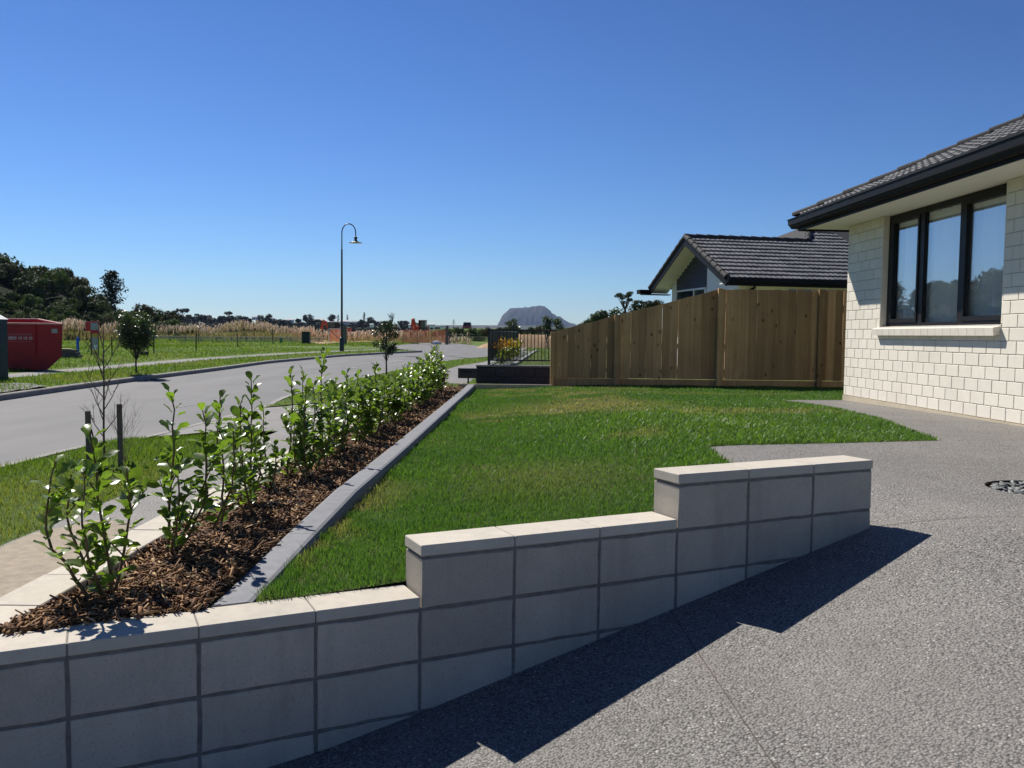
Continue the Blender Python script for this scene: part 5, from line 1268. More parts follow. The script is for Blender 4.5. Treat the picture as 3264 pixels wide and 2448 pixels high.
q = onstreet(1330, 1078, .2); mound('earth_bank', q[0] + 1, q[1] + 4, 7, 5, 1.5, M_EARTH, 'orange earth bank behind the mesh fence', 'earth', 52)
# orange mesh fence: posts and strips of open netting
def net(name, p0, p1, h, label, rowsn=16, colsn=40, posts=4, thick=.034):
    a = np.array(p0); b = np.array(p1); r = thing(name, a, label, 'fence', rotz=atan2(b[1] - a[1], b[0] - a[0])); ln = float(np.linalg.norm((b - a)[:2])); m = MB()
    for i in range(rowsn + 1): zz = h * (.05 + .95 * i / rowsn); m.box(0, ln, -.01, .01, zz - thick / 2, zz + thick / 2)
    for i in range(colsn + 1): xx_ = ln * i / colsn; m.box(xx_ - thick / 2, xx_ + thick / 2, -.013, .013, .05 * h, h)
    m.build('netting', M_MESHO, r)
    for i in range(posts + 1): MB().cbox(ln * i / posts - .035, ln * i / posts + .035, .02, .09, -.2, h * 1.06, .005).build('post', M_STAKE, r)
    return r
q0 = onstreet(1286, 1093.5, .15); q1 = onstreet(1420, 1094, .15); net('mesh_fence', q0, q1, 42 * q0[1] / F, 'orange plastic mesh fence along the end of the road', 15, 60, 3)
q0 = onstreet(1052, 1088, .15); q1 = onstreet(1088, 1090, .15); net('mesh_fence', q0, q1, 40 * q0[1] / F, 'small orange mesh panel left of the lamp post', 12, 20, 2)
q = onstreet(1098, 1097, .15); o = MB().cbox(-.22, .22, -.2, .2, -.2, 2.0, .03).build('gate_post', M_STAKE); o.location = tuple(q); tag(o, 'thick dark gate post just behind the lamp post', 'post')
q = onstreet(1425, 1095, .15); s = q[1] / F; o = MB().cbox(-4 * s, 4 * s, -.16, .16, -.2, 57 * s, .03).build('gate_post', M_STAKE); o.location = tuple(q); tag(o, 'thick dark timber post at the right end of the mesh fence', 'post')
# barrier arms at the lamp post
q = onstreet(1075, 1092, .15); s = q[1] / F; gt = thing('site_gate', q, 'open metal tube gate left of the lamp post', 'gate')
for a, b in (((-27, 43), (12, 44)), ((-27, 40), (14, 6)), ((-2, 28), (12, 42)), ((-27, 43), (-27, 0)), ((14, 44), (14, 0))):
    m = MB(); m.tube([(a[0] * s, 0, a[1] * s), (b[0] * s, .1, b[1] * s)], .05, 6); m.build('tube', mat('galvanised', (.45, .44, .44), .4, .1, 5, .6), gt)
# wire fence right of the gate post
wf = thing('wire_fence', onstreet(1432, 1094, .15), 'post and wire farm fence behind the turning area', 'fence'); L = wf.location; pw = [onstreet(px, py, .15) for px, py in ((1432, 1093), (1457, 1090), (1492, 1089), (1527, 1088), (1560, 1088), (1610, 1088))]
for q in pw: MB().cbox(q[0] - L[0] - .07, q[0] - L[0] + .07, q[1] - L[1] - .07, q[1] - L[1] + .07, -.2, 1.15, .02).build('post', M_STAKE, wf)
for h in (.35, .7, 1.05):
    m = MB(); m.tube([(q[0] - L[0], q[1] - L[1], h) for q in pw], .018, 4); m.build('wire', mat('galvanised', (.45, .44, .44)), wf)
q = onstreet(1391, 1097, .05); bagm = MB(); bagm.lathe([(0, 0), (.55, .05), (.6, .2), (.35, .42), (.1, .48), (0, .45)], 10); o = bagm.build('white_bag', M_WHITE); o.location = tuple(q); o.scale = (1.0, .8, .85); tag(o, 'crumpled white bag lying before the mesh fence', 'bag')
for v in o.data.vertices: v.co += Vector(rng.normal(0, .03, 3))
q = onstreet(1484, 1091, .15); o = MB().cbox(-.12, .12, -.1, .1, -.02, .1, .03).build('white_scrap', M_WHITE); o.location = tuple(q); tag(o, 'small white scrap on the grass by the wire fence', 'litter')
# excavators
def excavator(px, Y, z0, ztop, flip, label, view='side'):
    q = aty(px, 1080, Y); r = thing('excavator', (q[0], Y, z0), label, 'excavator', rotz=flip)
    for sx_ in (-.95, .95):
        m = MB(); n_ = 14; pr = []
        for a in np.linspace(-pi / 2, pi / 2, 7): pr.append((sx_ - .25, 1.3 + .38 * cos(a), .4 + .4 * sin(a)))
        for a in np.linspace(pi / 2, 3 * pi / 2, 7): pr.append((sx_ - .25, -1.3 + .38 * cos(a), .4 + .4 * sin(a)))
        m.prism(pr, (.5, 0, 0)); o = m.build('track', M_RUBBER, r); recalc(o.data)
    MB().cbox(-1.15, 1.15, -1.9, 1.0, .85, 1.15, .04).build('deck', M_ORANGE, r); MB().cbox(-1.15, 1.15, -2.0, -.7, 1.152, 1.9, .12).build('engine_cover', M_ORANGE, r)
    cb = MB().cbox(-1.12, -.1, -.65, .85, 1.152, 2.75, .06).build('cab', M_GREENBOX, r)
    for a in ((-1.0, -.22, .852, .862, 1.5, 2.6),): MB().box(*a).build('window', M_DGLASS, cb)
    MB().box(-1.132, -1.121, -.5, .7, 1.7, 2.6).build('window', M_DGLASS, cb); MB().box(-.099, -.088, -.5, .7, 1.7, 2.6).build('window', M_DGLASS, cb); MB().cbox(-1.18, -.04, -.75, .95, 2.752, 2.84, .03).build('roof', M_WHITE, cb)
    m = MB(); m.prism([(.1, .8, 1.1), (.1, 2.2, 2.9), (.1, 2.6, 3.0), (.1, 2.9, 2.7), (.1, 2.4, 2.35), (.1, 1.3, 1.0)], (.35, 0, 0)); o = m.build('boom', M_ORANGE, r); recalc(o.data)
    m = MB(); m.prism([(.13, 2.6, 3.05), (.13, 3.0, 2.9), (.13, 3.5, 1.2), (.13, 3.25, 1.1)], (.29, 0, 0)); o = m.build('arm', M_ORANGE, r); recalc(o.data)
    m = MB(); m.prism([(-.2, 3.2, 1.2), (-.2, 3.7, 1.0), (-.2, 3.6, .4), (-.2, 3.0, .35), (-.2, 2.9, .8)], (.95, 0, 0)); o = m.build('bucket', M_RUBBER, r); recalc(o.data)
    return r
excavator(1074, 128, .35, 0, radians(62), 'orange excavator with dark cab left of the lamp post')
excavator(1336, 140, .95, 0, radians(170), 'excavator with dark cab standing behind the orange mesh fence')
# dark vehicle beyond the bank
q = aty(1490, 1040, 190); vz = float(q[2]) - 1.0; vh = thing('parked_van', (q[0], 190, vz), 'dark red vehicle with rear window parked beyond the scrub bank', 'vehicle')
MB().cbox(-.95, .95, -2.2, 2.2, .35, 1.1, .1).build('body', mat('dark_red_car', (.16, .02, .025), .3, .05, 2, spec=.6), vh); MB().prism([(-.9, -2.1, 1.102), (.9, -2.1, 1.102), (.74, -1.9, 1.85), (-.74, -1.9, 1.85)], (0, 3.0, 0)).build('cabin', MATS['dark_red_car'], vh); recalc(vh.children[-1].data)
MB().prism([(-.75, -2.13, 1.2), (.75, -2.13, 1.2), (.64, -1.96, 1.74), (-.64, -1.96, 1.74)], (0, -.01, 0)).build('rear_window', M_DGLASS, vh); recalc(vh.children[-1].data)
for sx_ in (-.8, .62): MB().box(sx_, sx_ + .18, -2.215, -2.201, .75, 1.0).build('tail_light', M_REDB, vh)
for sx_ in (-.85, .65):
    for yy_ in (-1.4, 1.4):
        m = MB(); m.tube([(sx_, yy_, .33), (sx_ + .2, yy_, .33)], .33, 12); m.build('wheel', M_RUBBER, vh)

# worn marks on the road and the drain in the far gutter
road_o = bpy.data.objects['road']
def road_mark(name, px, w, m):
    P = [onstreet(*q) for q in px]; b = MB()
    for i in range(len(P) - 1):
        a, c = P[i], P[i + 1]; t = (c - a)[:2]; t = t / np.linalg.norm(t); nn = np.array([-t[1], t[0]]) * w / 2
        b.add([(q[0], q[1], float(zstreet(*q)) + .006) for q in (a[:2] - nn, c[:2] - nn, c[:2] + nn, a[:2] + nn)], [(0, 1, 2, 3)])
    b.build(name, m, road_o)
road_mark('paint_mark', [(1106, 1162), (1122, 1162.3), (1140, 1163)], .16, mat('faded_yellow_paint', (.42, .32, .12), .8, .2, 6))
M_SCUFF = mat('pale_scuff', (.26, .255, .25), .85, .25, 3)
road_mark('scuff', [(1098, 1172), (1115, 1173), (1138, 1171.5)], .22, M_SCUFF); road_mark('scuff', [(1240, 1153), (1262, 1150.5), (1288, 1149)], .28, M_SCUFF); road_mark('scuff', [(560, 1300), (600, 1293), (640, 1288)], .05, M_SCUFF)
dg = onstreet(470, 1212); gr_ = thing('drain_grate', (dg[0] + .22, dg[1], float(zstreet(*dg[:2]))), 'dark drain grate in the far gutter by the round tree', 'drain')
MB().box(-.2, .2, -.45, .45, .002, .012).build('frame', M_KERB, gr_)
for i in range(9): MB().box(-.17, .17, -.41 + i * .095, -.36 + i * .095, .013, .022).build('bar', M_RUBBER, gr_)

# ================================================================== neighbour's planting
for i in range(13):
    yv = 17.95 + i * .55 * (1 + .02 * i); xv = wx0 + .48 + .055 * (yv - 17.6); g = np.random.default_rng(300 + i); h = g.uniform(.42, .58)
    lab = 'orange tipped shrub nearest the corner of the black fence' if i == 0 else ('second', 'third', 'fourth', 'fifth', 'sixth', 'seventh', 'eighth', 'ninth', 'tenth', 'eleventh', 'twelfth', 'thirteenth')[i - 1] + ' small shrub from the corner of the black metal fence'
    r = thing('photinia_shrub', (xv, yv, .965), lab, 'shrub', None if i == 0 else 'shrubs behind the black fence'); m = MB(); k = 170; P, D = [], []
    for s_ in range(6):
        a = g.random() * 6.28; e = np.array([cos(a) * .12, sin(a) * .12, h * g.uniform(.75, 1)]); m.tube([(0, 0, -.02), e * .5, e], [.006, .004, .002], 4)
        for j in range(k // 6):
            t = g.uniform(.15, 1.02); P.append(e * t + g.normal(0, .03, 3)); D.append(np.array([cos(a + g.normal(0, 1.5)), sin(a + g.normal(0, 1.5)), g.uniform(.4, 1.8)]))
    m.build('stem', M_STEM, r); P, D = np.array(P), np.array(D); V, Fq = scatter(LT, LF, frames(D, unit(len(P), g)) * (g.uniform(.03, .055, len(P)))[:, None, None], P)
    up = P[:, 2] > h * .62; nf = len(LF); nv = len(LT)
    Fq = Fq.reshape(len(P), nf, 4)
    for nm, sel, mm in (('tips', up, M_PHOT[0] if i < 3 else (M_PHOT[0] if i % 3 == 1 else M_PHOT[1])), ('foliage', ~up, M_PHOT[1] if i % 2 else M_LEAF)):
        Vs = V.reshape(len(P), nv, 3)[sel].reshape(-1, 3); kk = int(sel.sum()); Ft = (np.array(LF)[None] + (np.arange(kk) * nv)[:, None, None]).reshape(-1, 4); link(nm, mesh_np(nm, Vs, Ft, True), r, mm)

# ================================================================== far trees: a few crowns, copied
def crown_mesh(seed, n, size, shape='round', lobes=16):
    """unit crown: about 1 high, 1 wide, standing on 0"""
    g = np.random.default_rng(seed); Cn, Rr = [], []
    for i in range(lobes):
        u = unit(1, g)[0]
        if shape == 'round': c = np.array([u[0] * .30, u[1] * .30, .52 + u[2] * .28]); r = g.uniform(.16, .25)
        elif shape == 'flat': c = np.array([u[0] * .42, u[1] * .42, .84 + u[2] * .07]); r = g.uniform(.08, .15)
        elif shape == 'tall': c = np.array([u[0] * .16, u[1] * .16, .5 + u[2] * .36]); r = g.uniform(.12, .18)
        elif shape == 'bush': c = np.array([u[0] * .34, u[1] * .34, .28 + abs(u[2]) * .35]); r = g.uniform(.16, .26)
        Cn.append(c); Rr.append(r)
    Cn, Rr = np.array(Cn), np.array(Rr); k = g.integers(0, lobes, n); off = unit(n, g); rad = Rr[k] * (.55 + .5 * g.random(n)); P = Cn[k] + off * rad[:, None] * np.array([1, 1, .85])
    nr = off + .7 * unit(n, g); nr /= np.linalg.norm(nr, axis=1, keepdims=True); V, Fq = diamonds(P, nr, size * g.uniform(.6, 1.4, n), .8); return V, Fq
variants = []
for i in range(9):
    V, Fq = crown_mesh(500 + i, 2600, .062, ('round', 'round', 'tall', 'bush', 'round', 'bush', 'round', 'bush', 'tall')[i], (15, 20, 14, 13, 11, 17, 18, 12, 12)[i]); me = mesh_np('tree_crown', V, Fq); variants.append(me)
vm = {}
def crown(vi, m):
    if (vi, m.name) not in vm:
        me = variants[vi].copy(); me.materials.clear(); me.materials.append(m); vm[(vi, m.name)] = me
    return vm[(vi, m.name)]
def far_tree(name, loc, w, h, vi, m, label, group=None, cat='tree'):
    o = link(name, crown(vi, m)); o.location = loc; o.scale = (w, w, h); o.rotation_euler = (0, 0, random.random() * 6.28); return tag(o, label, cat, group)
# left hillside: silhouette read along the skyline, in metres above the camera per 170 m
sil_x = [-900, -500, -250, -100, 0, 40, 100, 160, 200, 235, 265, 300, 345, 400, 470, 520, 560, 600, 640]
sil_y = [760, 770, 745, 780, 802, 822, 855, 842, 846, 868, 915, 940, 965, 985, 975, 988, 1005, 1020, 1040]
def hill_top(px): return np.interp(px, sil_x, sil_y)
def hill_pt(px, f):
    """f 0 at the foot, 1 at the crest"""
    Y = 112 + 66 * f; X = (px - 1632) / F * Y; elev = (1048 - hill_top(px)) * 178 / F
    return X, Y, .25 + max(0.0, (1.35 + elev - 4.6)) * float(ss(0, 1, f)) ** 1.1
hv = []; pxs = np.linspace(-900, 680, 60); fs = np.r_[np.linspace(0, 1, 14), 1.15, 1.4, 2.0, 3.0]
for fv_ in fs:
    for p in pxs:
        x, y, z = hill_pt(p, min(fv_, 1.0)); Y = 112 + 66 * fv_; hv.append(((p - 1632) / F * Y, Y, z * (1 if fv_ <= 1.2 else max(0, 1 - (fv_ - 1.2) / 1.6)) - .1))
i_ = np.arange(len(hv)).reshape(len(fs), len(pxs)); Fh = np.stack([i_[:-1, :-1], i_[:-1, 1:], i_[1:, 1:], i_[1:, :-1]], -1).reshape(-1, 4)
tag(link('hill', mesh_np('hill', np.array(hv), Fh, True), None, mat('hill_bush', (.016, .021, .010), .95, .4, .4, spec=.02, c2=(.022, .022, .012), c2scale=.1)), 'bush covered hill rising on the left', 'hill', kind='structure')
random.seed(21)
for row, f_ in enumerate((1.0, .9, .8, .7, .6, .5, .4, .3, .2, .1)):
    p = -520.0
    while p < 640:
        x, y, z = hill_pt(p, f_); pxm = F / y; top = 1.6 + (1048 - hill_top(p)) * 178 / F
        big = f_ > .5
        h = (5.6 if big else 3.6) * random.uniform(.75, 1.1)
        if f_ == 1.0: h = max(2.4, min(6.5, top - z + random.uniform(-.9, .25)))
        h = min(h, max(1.8, top * (0.72 + .28 * f_) - z + .3)); w = h * random.uniform(.85, 1.25)
        if 520 < p: h *= .8
        vi = random.choice((0, 1, 4, 6)) if big else random.choice((3, 5, 7, 3, 0))
        mm = M_HILL[random.choice((0, 0, 0, 1, 2) if big else (0, 1, 1, 0, 2))]
        far_tree('hill_tree' if big else 'hill_shrub', (x + random.uniform(-1, 1), y + random.uniform(-3, 3), z - .35), w, h, vi, mm, 'dark green tree in the bush covering the left hillside' if big else 'low green shrub on the slope of the left hillside', 'trees of the left hillside' if big else 'shrubs of the left hillside', 'tree' if big else 'shrub')
        p += w * .78 * pxm
# wide trees on the left skyline and the ochre bush behind the skip
for px, pyt, wpx, Y, vi, mi, lab in ((-30, 795, 200, 165, 0, 0, 'tall dark tree cut by the left edge of the picture'), (150, 838, 180, 168, 6, 0, 'broad dark tree forming the highest left hill skyline'), (75, 900, 120, 150, 2, 0, 'dark cone shaped tree below the left skyline'), (455, 968, 105, 160, 4, 2, 'brownish tree above the round street tree'), (548, 985, 70, 170, 6, 2, 'rounded brownish tree at the right foot of the hill'), (500, 980, 70, 168, 0, 0, 'dark tree between the two brownish hill trees'), (72, 988, 90, 100, 3, 2, 'ochre green bush directly behind the skip'), (-60, 990, 120, 104, 5, 1, 'green bush behind the portable toilet')):
    q = aty(px, pyt, Y); w = wpx * Y / F; far_tree('hill_tree', (q[0], Y, q[2] - w * .95), w, w * .98, vi, M_HILL[mi], lab)
# pine with upswept tiers
def conifer(px, pyt, pyb, wpx, Y, label, tiers=20, name='pine_tree', up=.5, m=None, dens=46):
    q = aty(px, pyb, Y); t_ = aty(px, pyt, Y); h = float(t_[2] - q[2]); w = wpx * Y / F; r = thing(name, q, label, 'tree'); MB().tube([(0, 0, -.3), (0, 0, h * .5), (0, 0, h)], [h * .018, h * .011, .01], 6).build('trunk', M_BARK, r)
    g = np.random.default_rng(int(px)); P, Nn, S = [], [], []
    for i in range(tiers):
        t = i / tiers; z = h * (.08 + .9 * t); rad = w / 2 * (1 - t) ** .75 * g.uniform(.75, 1.1) + .04 * w
        for b in range(int(g.integers(5, 8))):
            a = g.random() * 6.28; L_ = rad * g.uniform(.7, 1.1)
            for k in range(dens // 4):
                s = g.random() ** .7; P.append((cos(a) * L_ * s + g.normal(0, .03 * w), sin(a) * L_ * s + g.normal(0, .03 * w), z + up * L_ * s * s + g.normal(0, .015 * h))); Nn.append(unit(1, g)[0]); S.append(h * .055 * g.uniform(.6, 1.4))
    V, Fq = diamonds(np.array(P), np.array(Nn), np.array(S), .5); link('crown', mesh_np('crown', V, Fq), r, m or M_PINE); return r
conifer(356, 862, 1000, 120, 160, 'dark pine standing out on the left hill skyline', 17, up=.7, dens=90)
# far ridge with suburb
RY = 620.0
rx = np.linspace(-480, 60, 70); rv_ = []
def ridge_px(px): return np.interp(px, [450, 560, 620, 700, 850, 950, 1050, 1200, 1300, 1400, 1500, 1600], [1030, 1028, 1026, 1029, 1034, 1036, 1036, 1035, 1038, 1042, 1046, 1050])
for j, (dy, hf) in enumerate(((-60, 0), (-40, .15), (0, .55), (40, 1.0), (70, 1.0), (160, .4))):
    for x in rx:
        Y = RY + dy; px = 1632 + x / RY * F; e = (1059 - ridge_px(px)) * Y / F; rv_.append((x * Y / RY, Y, .3 + hf * max(0, e + 1.3 - 1.0)))
i_ = np.arange(len(rv_)).reshape(6, len(rx)); Fr = np.stack([i_[:-1, :-1], i_[:-1, 1:], i_[1:, 1:], i_[1:, :-1]], -1).reshape(-1, 4)
tag(link('hills', mesh_np('hills', np.array(rv_), Fr, True), None, mat('ridge_bush', (.035, .042, .025), .95, .4, .1)), 'low suburban ridge on the horizon', 'hill', kind='structure')
g = np.random.default_rng(77); WV, WF = [], []; off = 0; base = [crown_mesh(700 + i, 240, .17, s_, 10) for i, s_ in enumerate(('round', 'bush', 'round', 'tall'))]
for j in range(620):
    dyr = g.uniform(-62, 62); Y = RY + dyr; px = g.uniform(520, 1600); x = (px - 1632) / F * Y; hf = np.interp(dyr, [-60, -40, 0, 40, 70], [0, .15, .55, 1, 1]); e = (1059 - ridge_px(px)) * Y / F; z = .3 + hf * max(0, e + .3); h = g.uniform(4, 7.5) * (1 if px < 1350 else .6) * (.65 if -45 < dyr < 30 else 1); w = h * g.uniform(.9, 1.5)
    V, Fq = base[g.integers(0, 4)]; a = g.random() * 6.28; ca, sa = cos(a), sin(a); V2 = np.c_[(V[:, 0] * ca - V[:, 1] * sa) * w + x, (V[:, 0] * sa + V[:, 1] * ca) * w + Y, V[:, 2] * h + z - 1.2]; WV.append(V2); WF.append(Fq + off); off += len(V)
tag(link('far_wood', mesh_np('far_wood', np.concatenate(WV), np.concatenate(WF)), None, M_WOOD_FAR), 'dark trees massed along the distant suburban ridge', 'trees', kind='stuff')
# distant single trees against the sky
for px, pt_, pb_, wpx, kind, lab in ((728, 995, 1018, 26, 'flat', 'umbrella shaped tree on the ridge left of centre'), (632, 1002, 1020, 20, 'flat', 'small umbrella pine above the ridge rooftops'), (583, 985, 1024, 34, 'flat', 'spreading umbrella tree at the left end of the ridge'), (855, 998, 1018, 30, 'round', 'rounded tree above the ridge left of the lamp'), (982, 998, 1022, 32, 'round', 'pair of rounded tree tops on the ridge left of the lamp'), (1058, 1002, 1022, 26, 'round', 'dome shaped tree on the ridge near the lamp'), (1182, 1008, 1022, 24, 'round', 'low dome tree on the ridge right of the lamp'), (600, 1000, 1030, 28, 'round', 'dark rounded tree beside the ridge rooftops'), (760, 1004, 1022, 30, 'round', 'dark tree on the ridge behind the pampas'), (830, 1003, 1022, 26, 'round', 'dark tree on the ridge above the pampas clump')):
    Y = RY + 66; q = aty(px, pb_ + 10, Y); s = Y / F
    if kind == 'flat':
        r = thing('umbrella_tree', q, lab, 'tree'); h = (pb_ + 10 - pt_) * s; MB().tube([(0, 0, -1), (.2, 0, h * .5), (0, 0, h * .85)], [.35, .28, .2], 6).build('trunk', M_BARK, r)
        m = MB()
        for a in np.linspace(0, 6.28, 7)[:-1]: m.tube([(0, 0, h * .5), (cos(a) * wpx * s * .2, sin(a) * wpx * s * .2, h * .72), (cos(a) * wpx * s * .36, sin(a) * wpx * s * .36, h * .84)], [.16, .12, .08], 5)
        m.build('branches', M_BARK, r); V, Fq = crown_mesh(int(px), 900, .07, 'flat', 16); o = link('crown', mesh_np('crown', V, Fq), r, M_WOOD_FAR); o.scale = (wpx * s * 1.15, wpx * s * 1.15, h * 1.08)
    else:
        o = far_tree('ridge_tree', (q[0], Y, q[2] - 2), wpx * s * 1.2, (pb_ + 12 - pt_) * s + 2, random.choice((0, 1, 4)), M_WOOD_FAR, lab)
for px, pt_, lab in ((1161, 993, 'tall norfolk pine on the ridge right of the lamp'), (1107, 1001, 'slim norfolk pine just right of the lamp'), (1078, 1002, 'small pointed conifer just left of the lamp'), (1446, 1017, 'pointed conifer on the ridge beyond the mesh fence'), (1320, 1012, 'conifer behind the right excavator')):
    conifer(px, pt_, 1036, 18 if px == 1161 else 13, RY + 60, lab, 13, 'norfolk_pine', .25, M_PINE, 30)
q = aty(1248, 1034, RY); r = thing('bare_tree', q, 'leafless pale tree on the ridge above the young street tree', 'tree'); m = MB(); g = np.random.default_rng(15)
for i in range(9):
    a = g.random() * 6.28; d = np.array([cos(a) * .35, sin(a) * .35, 1]); twigs(m, np.array([0, 0, 0.0]), d / np.linalg.norm(d), g.uniform(4.5, 7), .16, 2)
m.build('branches', mat('pale_branch', (.22, .21, .20), .9), r)
# houses on the ridge
RC = [(.62, .62, .60), (.30, .31, .33), (.16, .15, .15), (.34, .20, .14)]
hs = [(568, 1034, 34, 12, 1, 'grey roofed house low on the left of the ridge'), (611, 1023, 20, 6, 0, 'white roofed house at the left end of the ridge'), (632, 1040, 44, 8, 0, 'long pale roofed building low on the ridge'), (655, 1018, 32, 8, 3, 'brown roofed house on the ridge behind the umbrella pine'), (684, 1022, 26, 7, 1, 'grey roofed house on the ridge left part'), (700, 1017, 22, 6, 2, 'dark roofed house on the ridge left part'), (765, 1034, 16, 5, 0, 'small white house low behind the pampas'), (812, 1009, 18, 5, 1, 'grey roof on the ridge between two trees'), (868, 1013, 16, 5, 0, 'white roof on the ridge beside a rounded tree'), (852, 1036, 14, 4, 0, 'tiny white house low on the middle ridge'), (920, 1017, 34, 6, 1, 'wide grey roofed house on the middle ridge'), (1020, 1018, 26, 6, 3, 'brown roofed house left of the lamp on the ridge'), (1100, 1021, 34, 8, 0, 'pale gabled house right behind the lamp'), (1130, 1024, 20, 6, 1, 'grey house beside the norfolk pine'), (1185, 1032, 14, 4, 0, 'small white house right of the norfolk pine'), (1235, 1036, 18, 5, 1, 'grey house behind the young street tree'), (1310, 1033, 18, 5, 0, 'white house left of the right excavator'), (1375, 1032, 26, 5, 0, 'long white house right of the excavator on the ridge'), (1412, 1036, 20, 5, 1, 'grey roofed house at the right end of the ridge')]
for px, py, wpx, hpx, ci, lab in hs:
    Y = RY - 66 if py > 1030 else RY + 58 - 2 * (px % 7); s = Y / F; q = aty(px, py + hpx, Y); w = wpx * s; h = hpx * s; r = thing('ridge_house', q, lab, 'house', rotz=random.uniform(-.2, .2)); d_ = w * .5
    MB().box(-w * .46, w * .46, -d_ * .4, d_ * .4, -1.5, h * .5).build('wall', M_NWALL if ci != 3 else mat('tan_wall', (.4, .33, .26)), r)
    rf = MB(); z0, z1 = h * .5 + .02, h * 1.15; rf.add([(-w / 2, -d_ / 2, z0), (w / 2, -d_ / 2, z0), (w / 2, d_ / 2, z0), (-w / 2, d_ / 2, z0), (-w * .42, 0, z1), (w * .42, 0, z1)], [(0, 1, 5, 4), (2, 3, 4, 5), (1, 2, 5), (3, 0, 4), (3, 2, 1, 0)]); rf.build('roof', mat('ridge_roof_%d' % ci, RC[ci], .6, .1, .5), r)
    for k in range(3): MB().box(-w * .35 + k * w * .26, -w * .35 + k * w * .26 + w * .12, -d_ * .4 - .06, -d_ * .4 - .01, h * .05, h * .4).build('window', M_DGLASS, r)
# pampas band
g = np.random.default_rng(91); NP = 2100; px = np.r_[g.uniform(195, 260, 130), g.uniform(255, 380, 130), g.uniform(470, 1500, NP - 260)]
Y = np.where(px < 420, g.uniform(92, 102, NP), g.uniform(112, 142, NP)); keep = ~((px > 1290) & (g.random(NP) < .6)); px, Y = px[keep], Y[keep]; NP = len(px)
x = (px - 1632) / F * Y; z0 = zground(x, Y); hh = g.uniform(1.05, 1.85, NP) + .75 * np.exp(-((px - 800) / 70) ** 2) + .45 * np.exp(-((px - 225) / 40) ** 2) - .3 * ((px > 1000)) ; hh *= 1 + .25 * vnoise(px / 40, px * 0, 1.0, 4)
PT = np.array([(0, 0, 0), (.5, 0, .35), (0, .5, .35), (-.5, 0, .35), (0, -.5, .35), (.3, 0, .75), (0, .3, .75), (-.3, 0, .75), (0, -.3, .75), (.0, .0, 1.0)])
PF = [(0, 2, 1), (0, 3, 2), (0, 4, 3), (0, 1, 4), (1, 2, 5), (2, 6, 5), (2, 3, 6), (3, 7, 6), (3, 4, 7), (4, 8, 7), (4, 1, 8), (1, 5, 8), (5, 6, 9), (6, 7, 9), (7, 8, 9), (8, 5, 9)]
pl = g.uniform(.55, .95, NP); R = np.zeros((NP, 3, 3)); R[:, 0, 0] = R[:, 1, 1] = .20 * g.uniform(.8, 1.3, NP); R[:, 2, 2] = pl; R[:, 0, 2] = g.normal(0, .14, NP); R[:, 1, 2] = g.normal(0, .1, NP)
V1, F1 = scatter(PT, PF, R, np.c_[x, Y, z0 + hh - pl]); C1 = np.array([.66, .55, .43]) * g.uniform(.75, 1.25, (NP, 1)) + g.normal(0, .015, (NP, 3))
NB = 7000; k = g.integers(0, NP, NB); R = np.zeros((NB, 3, 3)); ln = hh[k] * g.uniform(.3, .6, NB); R[:, 0, 0] = .07; R[:, 2, 2] = ln; a = g.random(NB) * 6.28; R[:, 0, 1] = np.cos(a) * ln * .9; R[:, 1, 1] = np.sin(a) * ln * .9; R[:, 1, 0] = .02; R[:, 0, 2] = g.normal(0, .15, NB) * ln
V2, F2 = scatter(BT, BF, R, np.c_[x[k] + g.normal(0, .3, NB), Y[k] + g.normal(0, .3, NB), z0[k]]); C2 = np.where(g.random((NB, 1)) < .5, np.array([[.14, .15, .05]]), np.array([[.27, .22, .11]])) * g.uniform(.7, 1.3, (NB, 1))
me = mesh_np('pampas_grass', np.r_[V1, V2], np.r_[F1, F2 + len(V1)]); setv = np.r_[np.repeat(C1, len(PT), 0), np.repeat(C2, 5, 0)]; setcol(me, np.clip(setv, .01, 1), 1)
tag(link('pampas_grass', me, None, M_PLUME), 'band of pale feathery pampas grass along the back of the field', 'pampas', kind='stuff')
# scrub bank right of the mesh fence, and behind the neighbour's garden
random.seed(5)
mound('scrub_bank', float(aty(1530, 1070, 150)[0]), 150, 14, 8, 1.9, M_VERGE, 'rough grassy bank behind the wire fence', 'bank', 61)
mound('scrub_bank', float(aty(1760, 1070, 85)[0]), 88, 9, 7, 1.9, M_EARTH, 'earthy bank behind the neighbour garden', 'bank', 62)
for i, px in enumerate((1400, 1418, 1438, 1455, 1475, 1497, 1515, 1535, 1552)):
    Y = 136 + random.uniform(0, 8); pt_ = 1034 + random.uniform(-3, 6); q = aty(px, 1082, Y); w = random.uniform(34, 50) * Y / F; far_tree('scrub_bush', (q[0], Y, q[2]), w, (1082 - pt_) * Y / F, random.choice((3, 5, 7)), M_HILL[random.choice((1, 2, 2))], 'olive brown scrub bush on the bank beyond the turning area', 'scrub bushes on the bank', 'bush')
for i, px in enumerate((1590, 1620, 1652, 1690, 1716, 1800, 1830, 1850, 1875)):
    Y = 74 + random.uniform(0, 8); pt_ = 1030 + random.uniform(-4, 8); q = aty(px, 1075, Y); w = random.uniform(36, 52) * Y / F; far_tree('scrub_bush', (q[0], Y, q[2]), w, (1075 - pt_) * Y / F, random.choice((3, 5, 7)), M_HILL[random.choice((1, 2, 1))], 'green brown scrub bush behind the black metal fence', 'scrub bushes behind the neighbour', 'bush')
for px, pt_, wpx, lab, sd_ in ((1634, 1003, 52, 'small loose tree behind the left part of the black fence', 31), (1745, 997, 40, 'small upright tree left of the timber fence end', 32), (1778, 1006, 40, 'small bushy tree touching the timber fence end', 33)):
    Y = 46.0; q = aty(px, pt_, Y); h = float(q[2]) - .3; street_tree((q[0], Y, .3), h, wpx * Y / F, h - 1.5, h, 1300, .085, sd_, lab, 20, clump=.17, name='garden_tree')
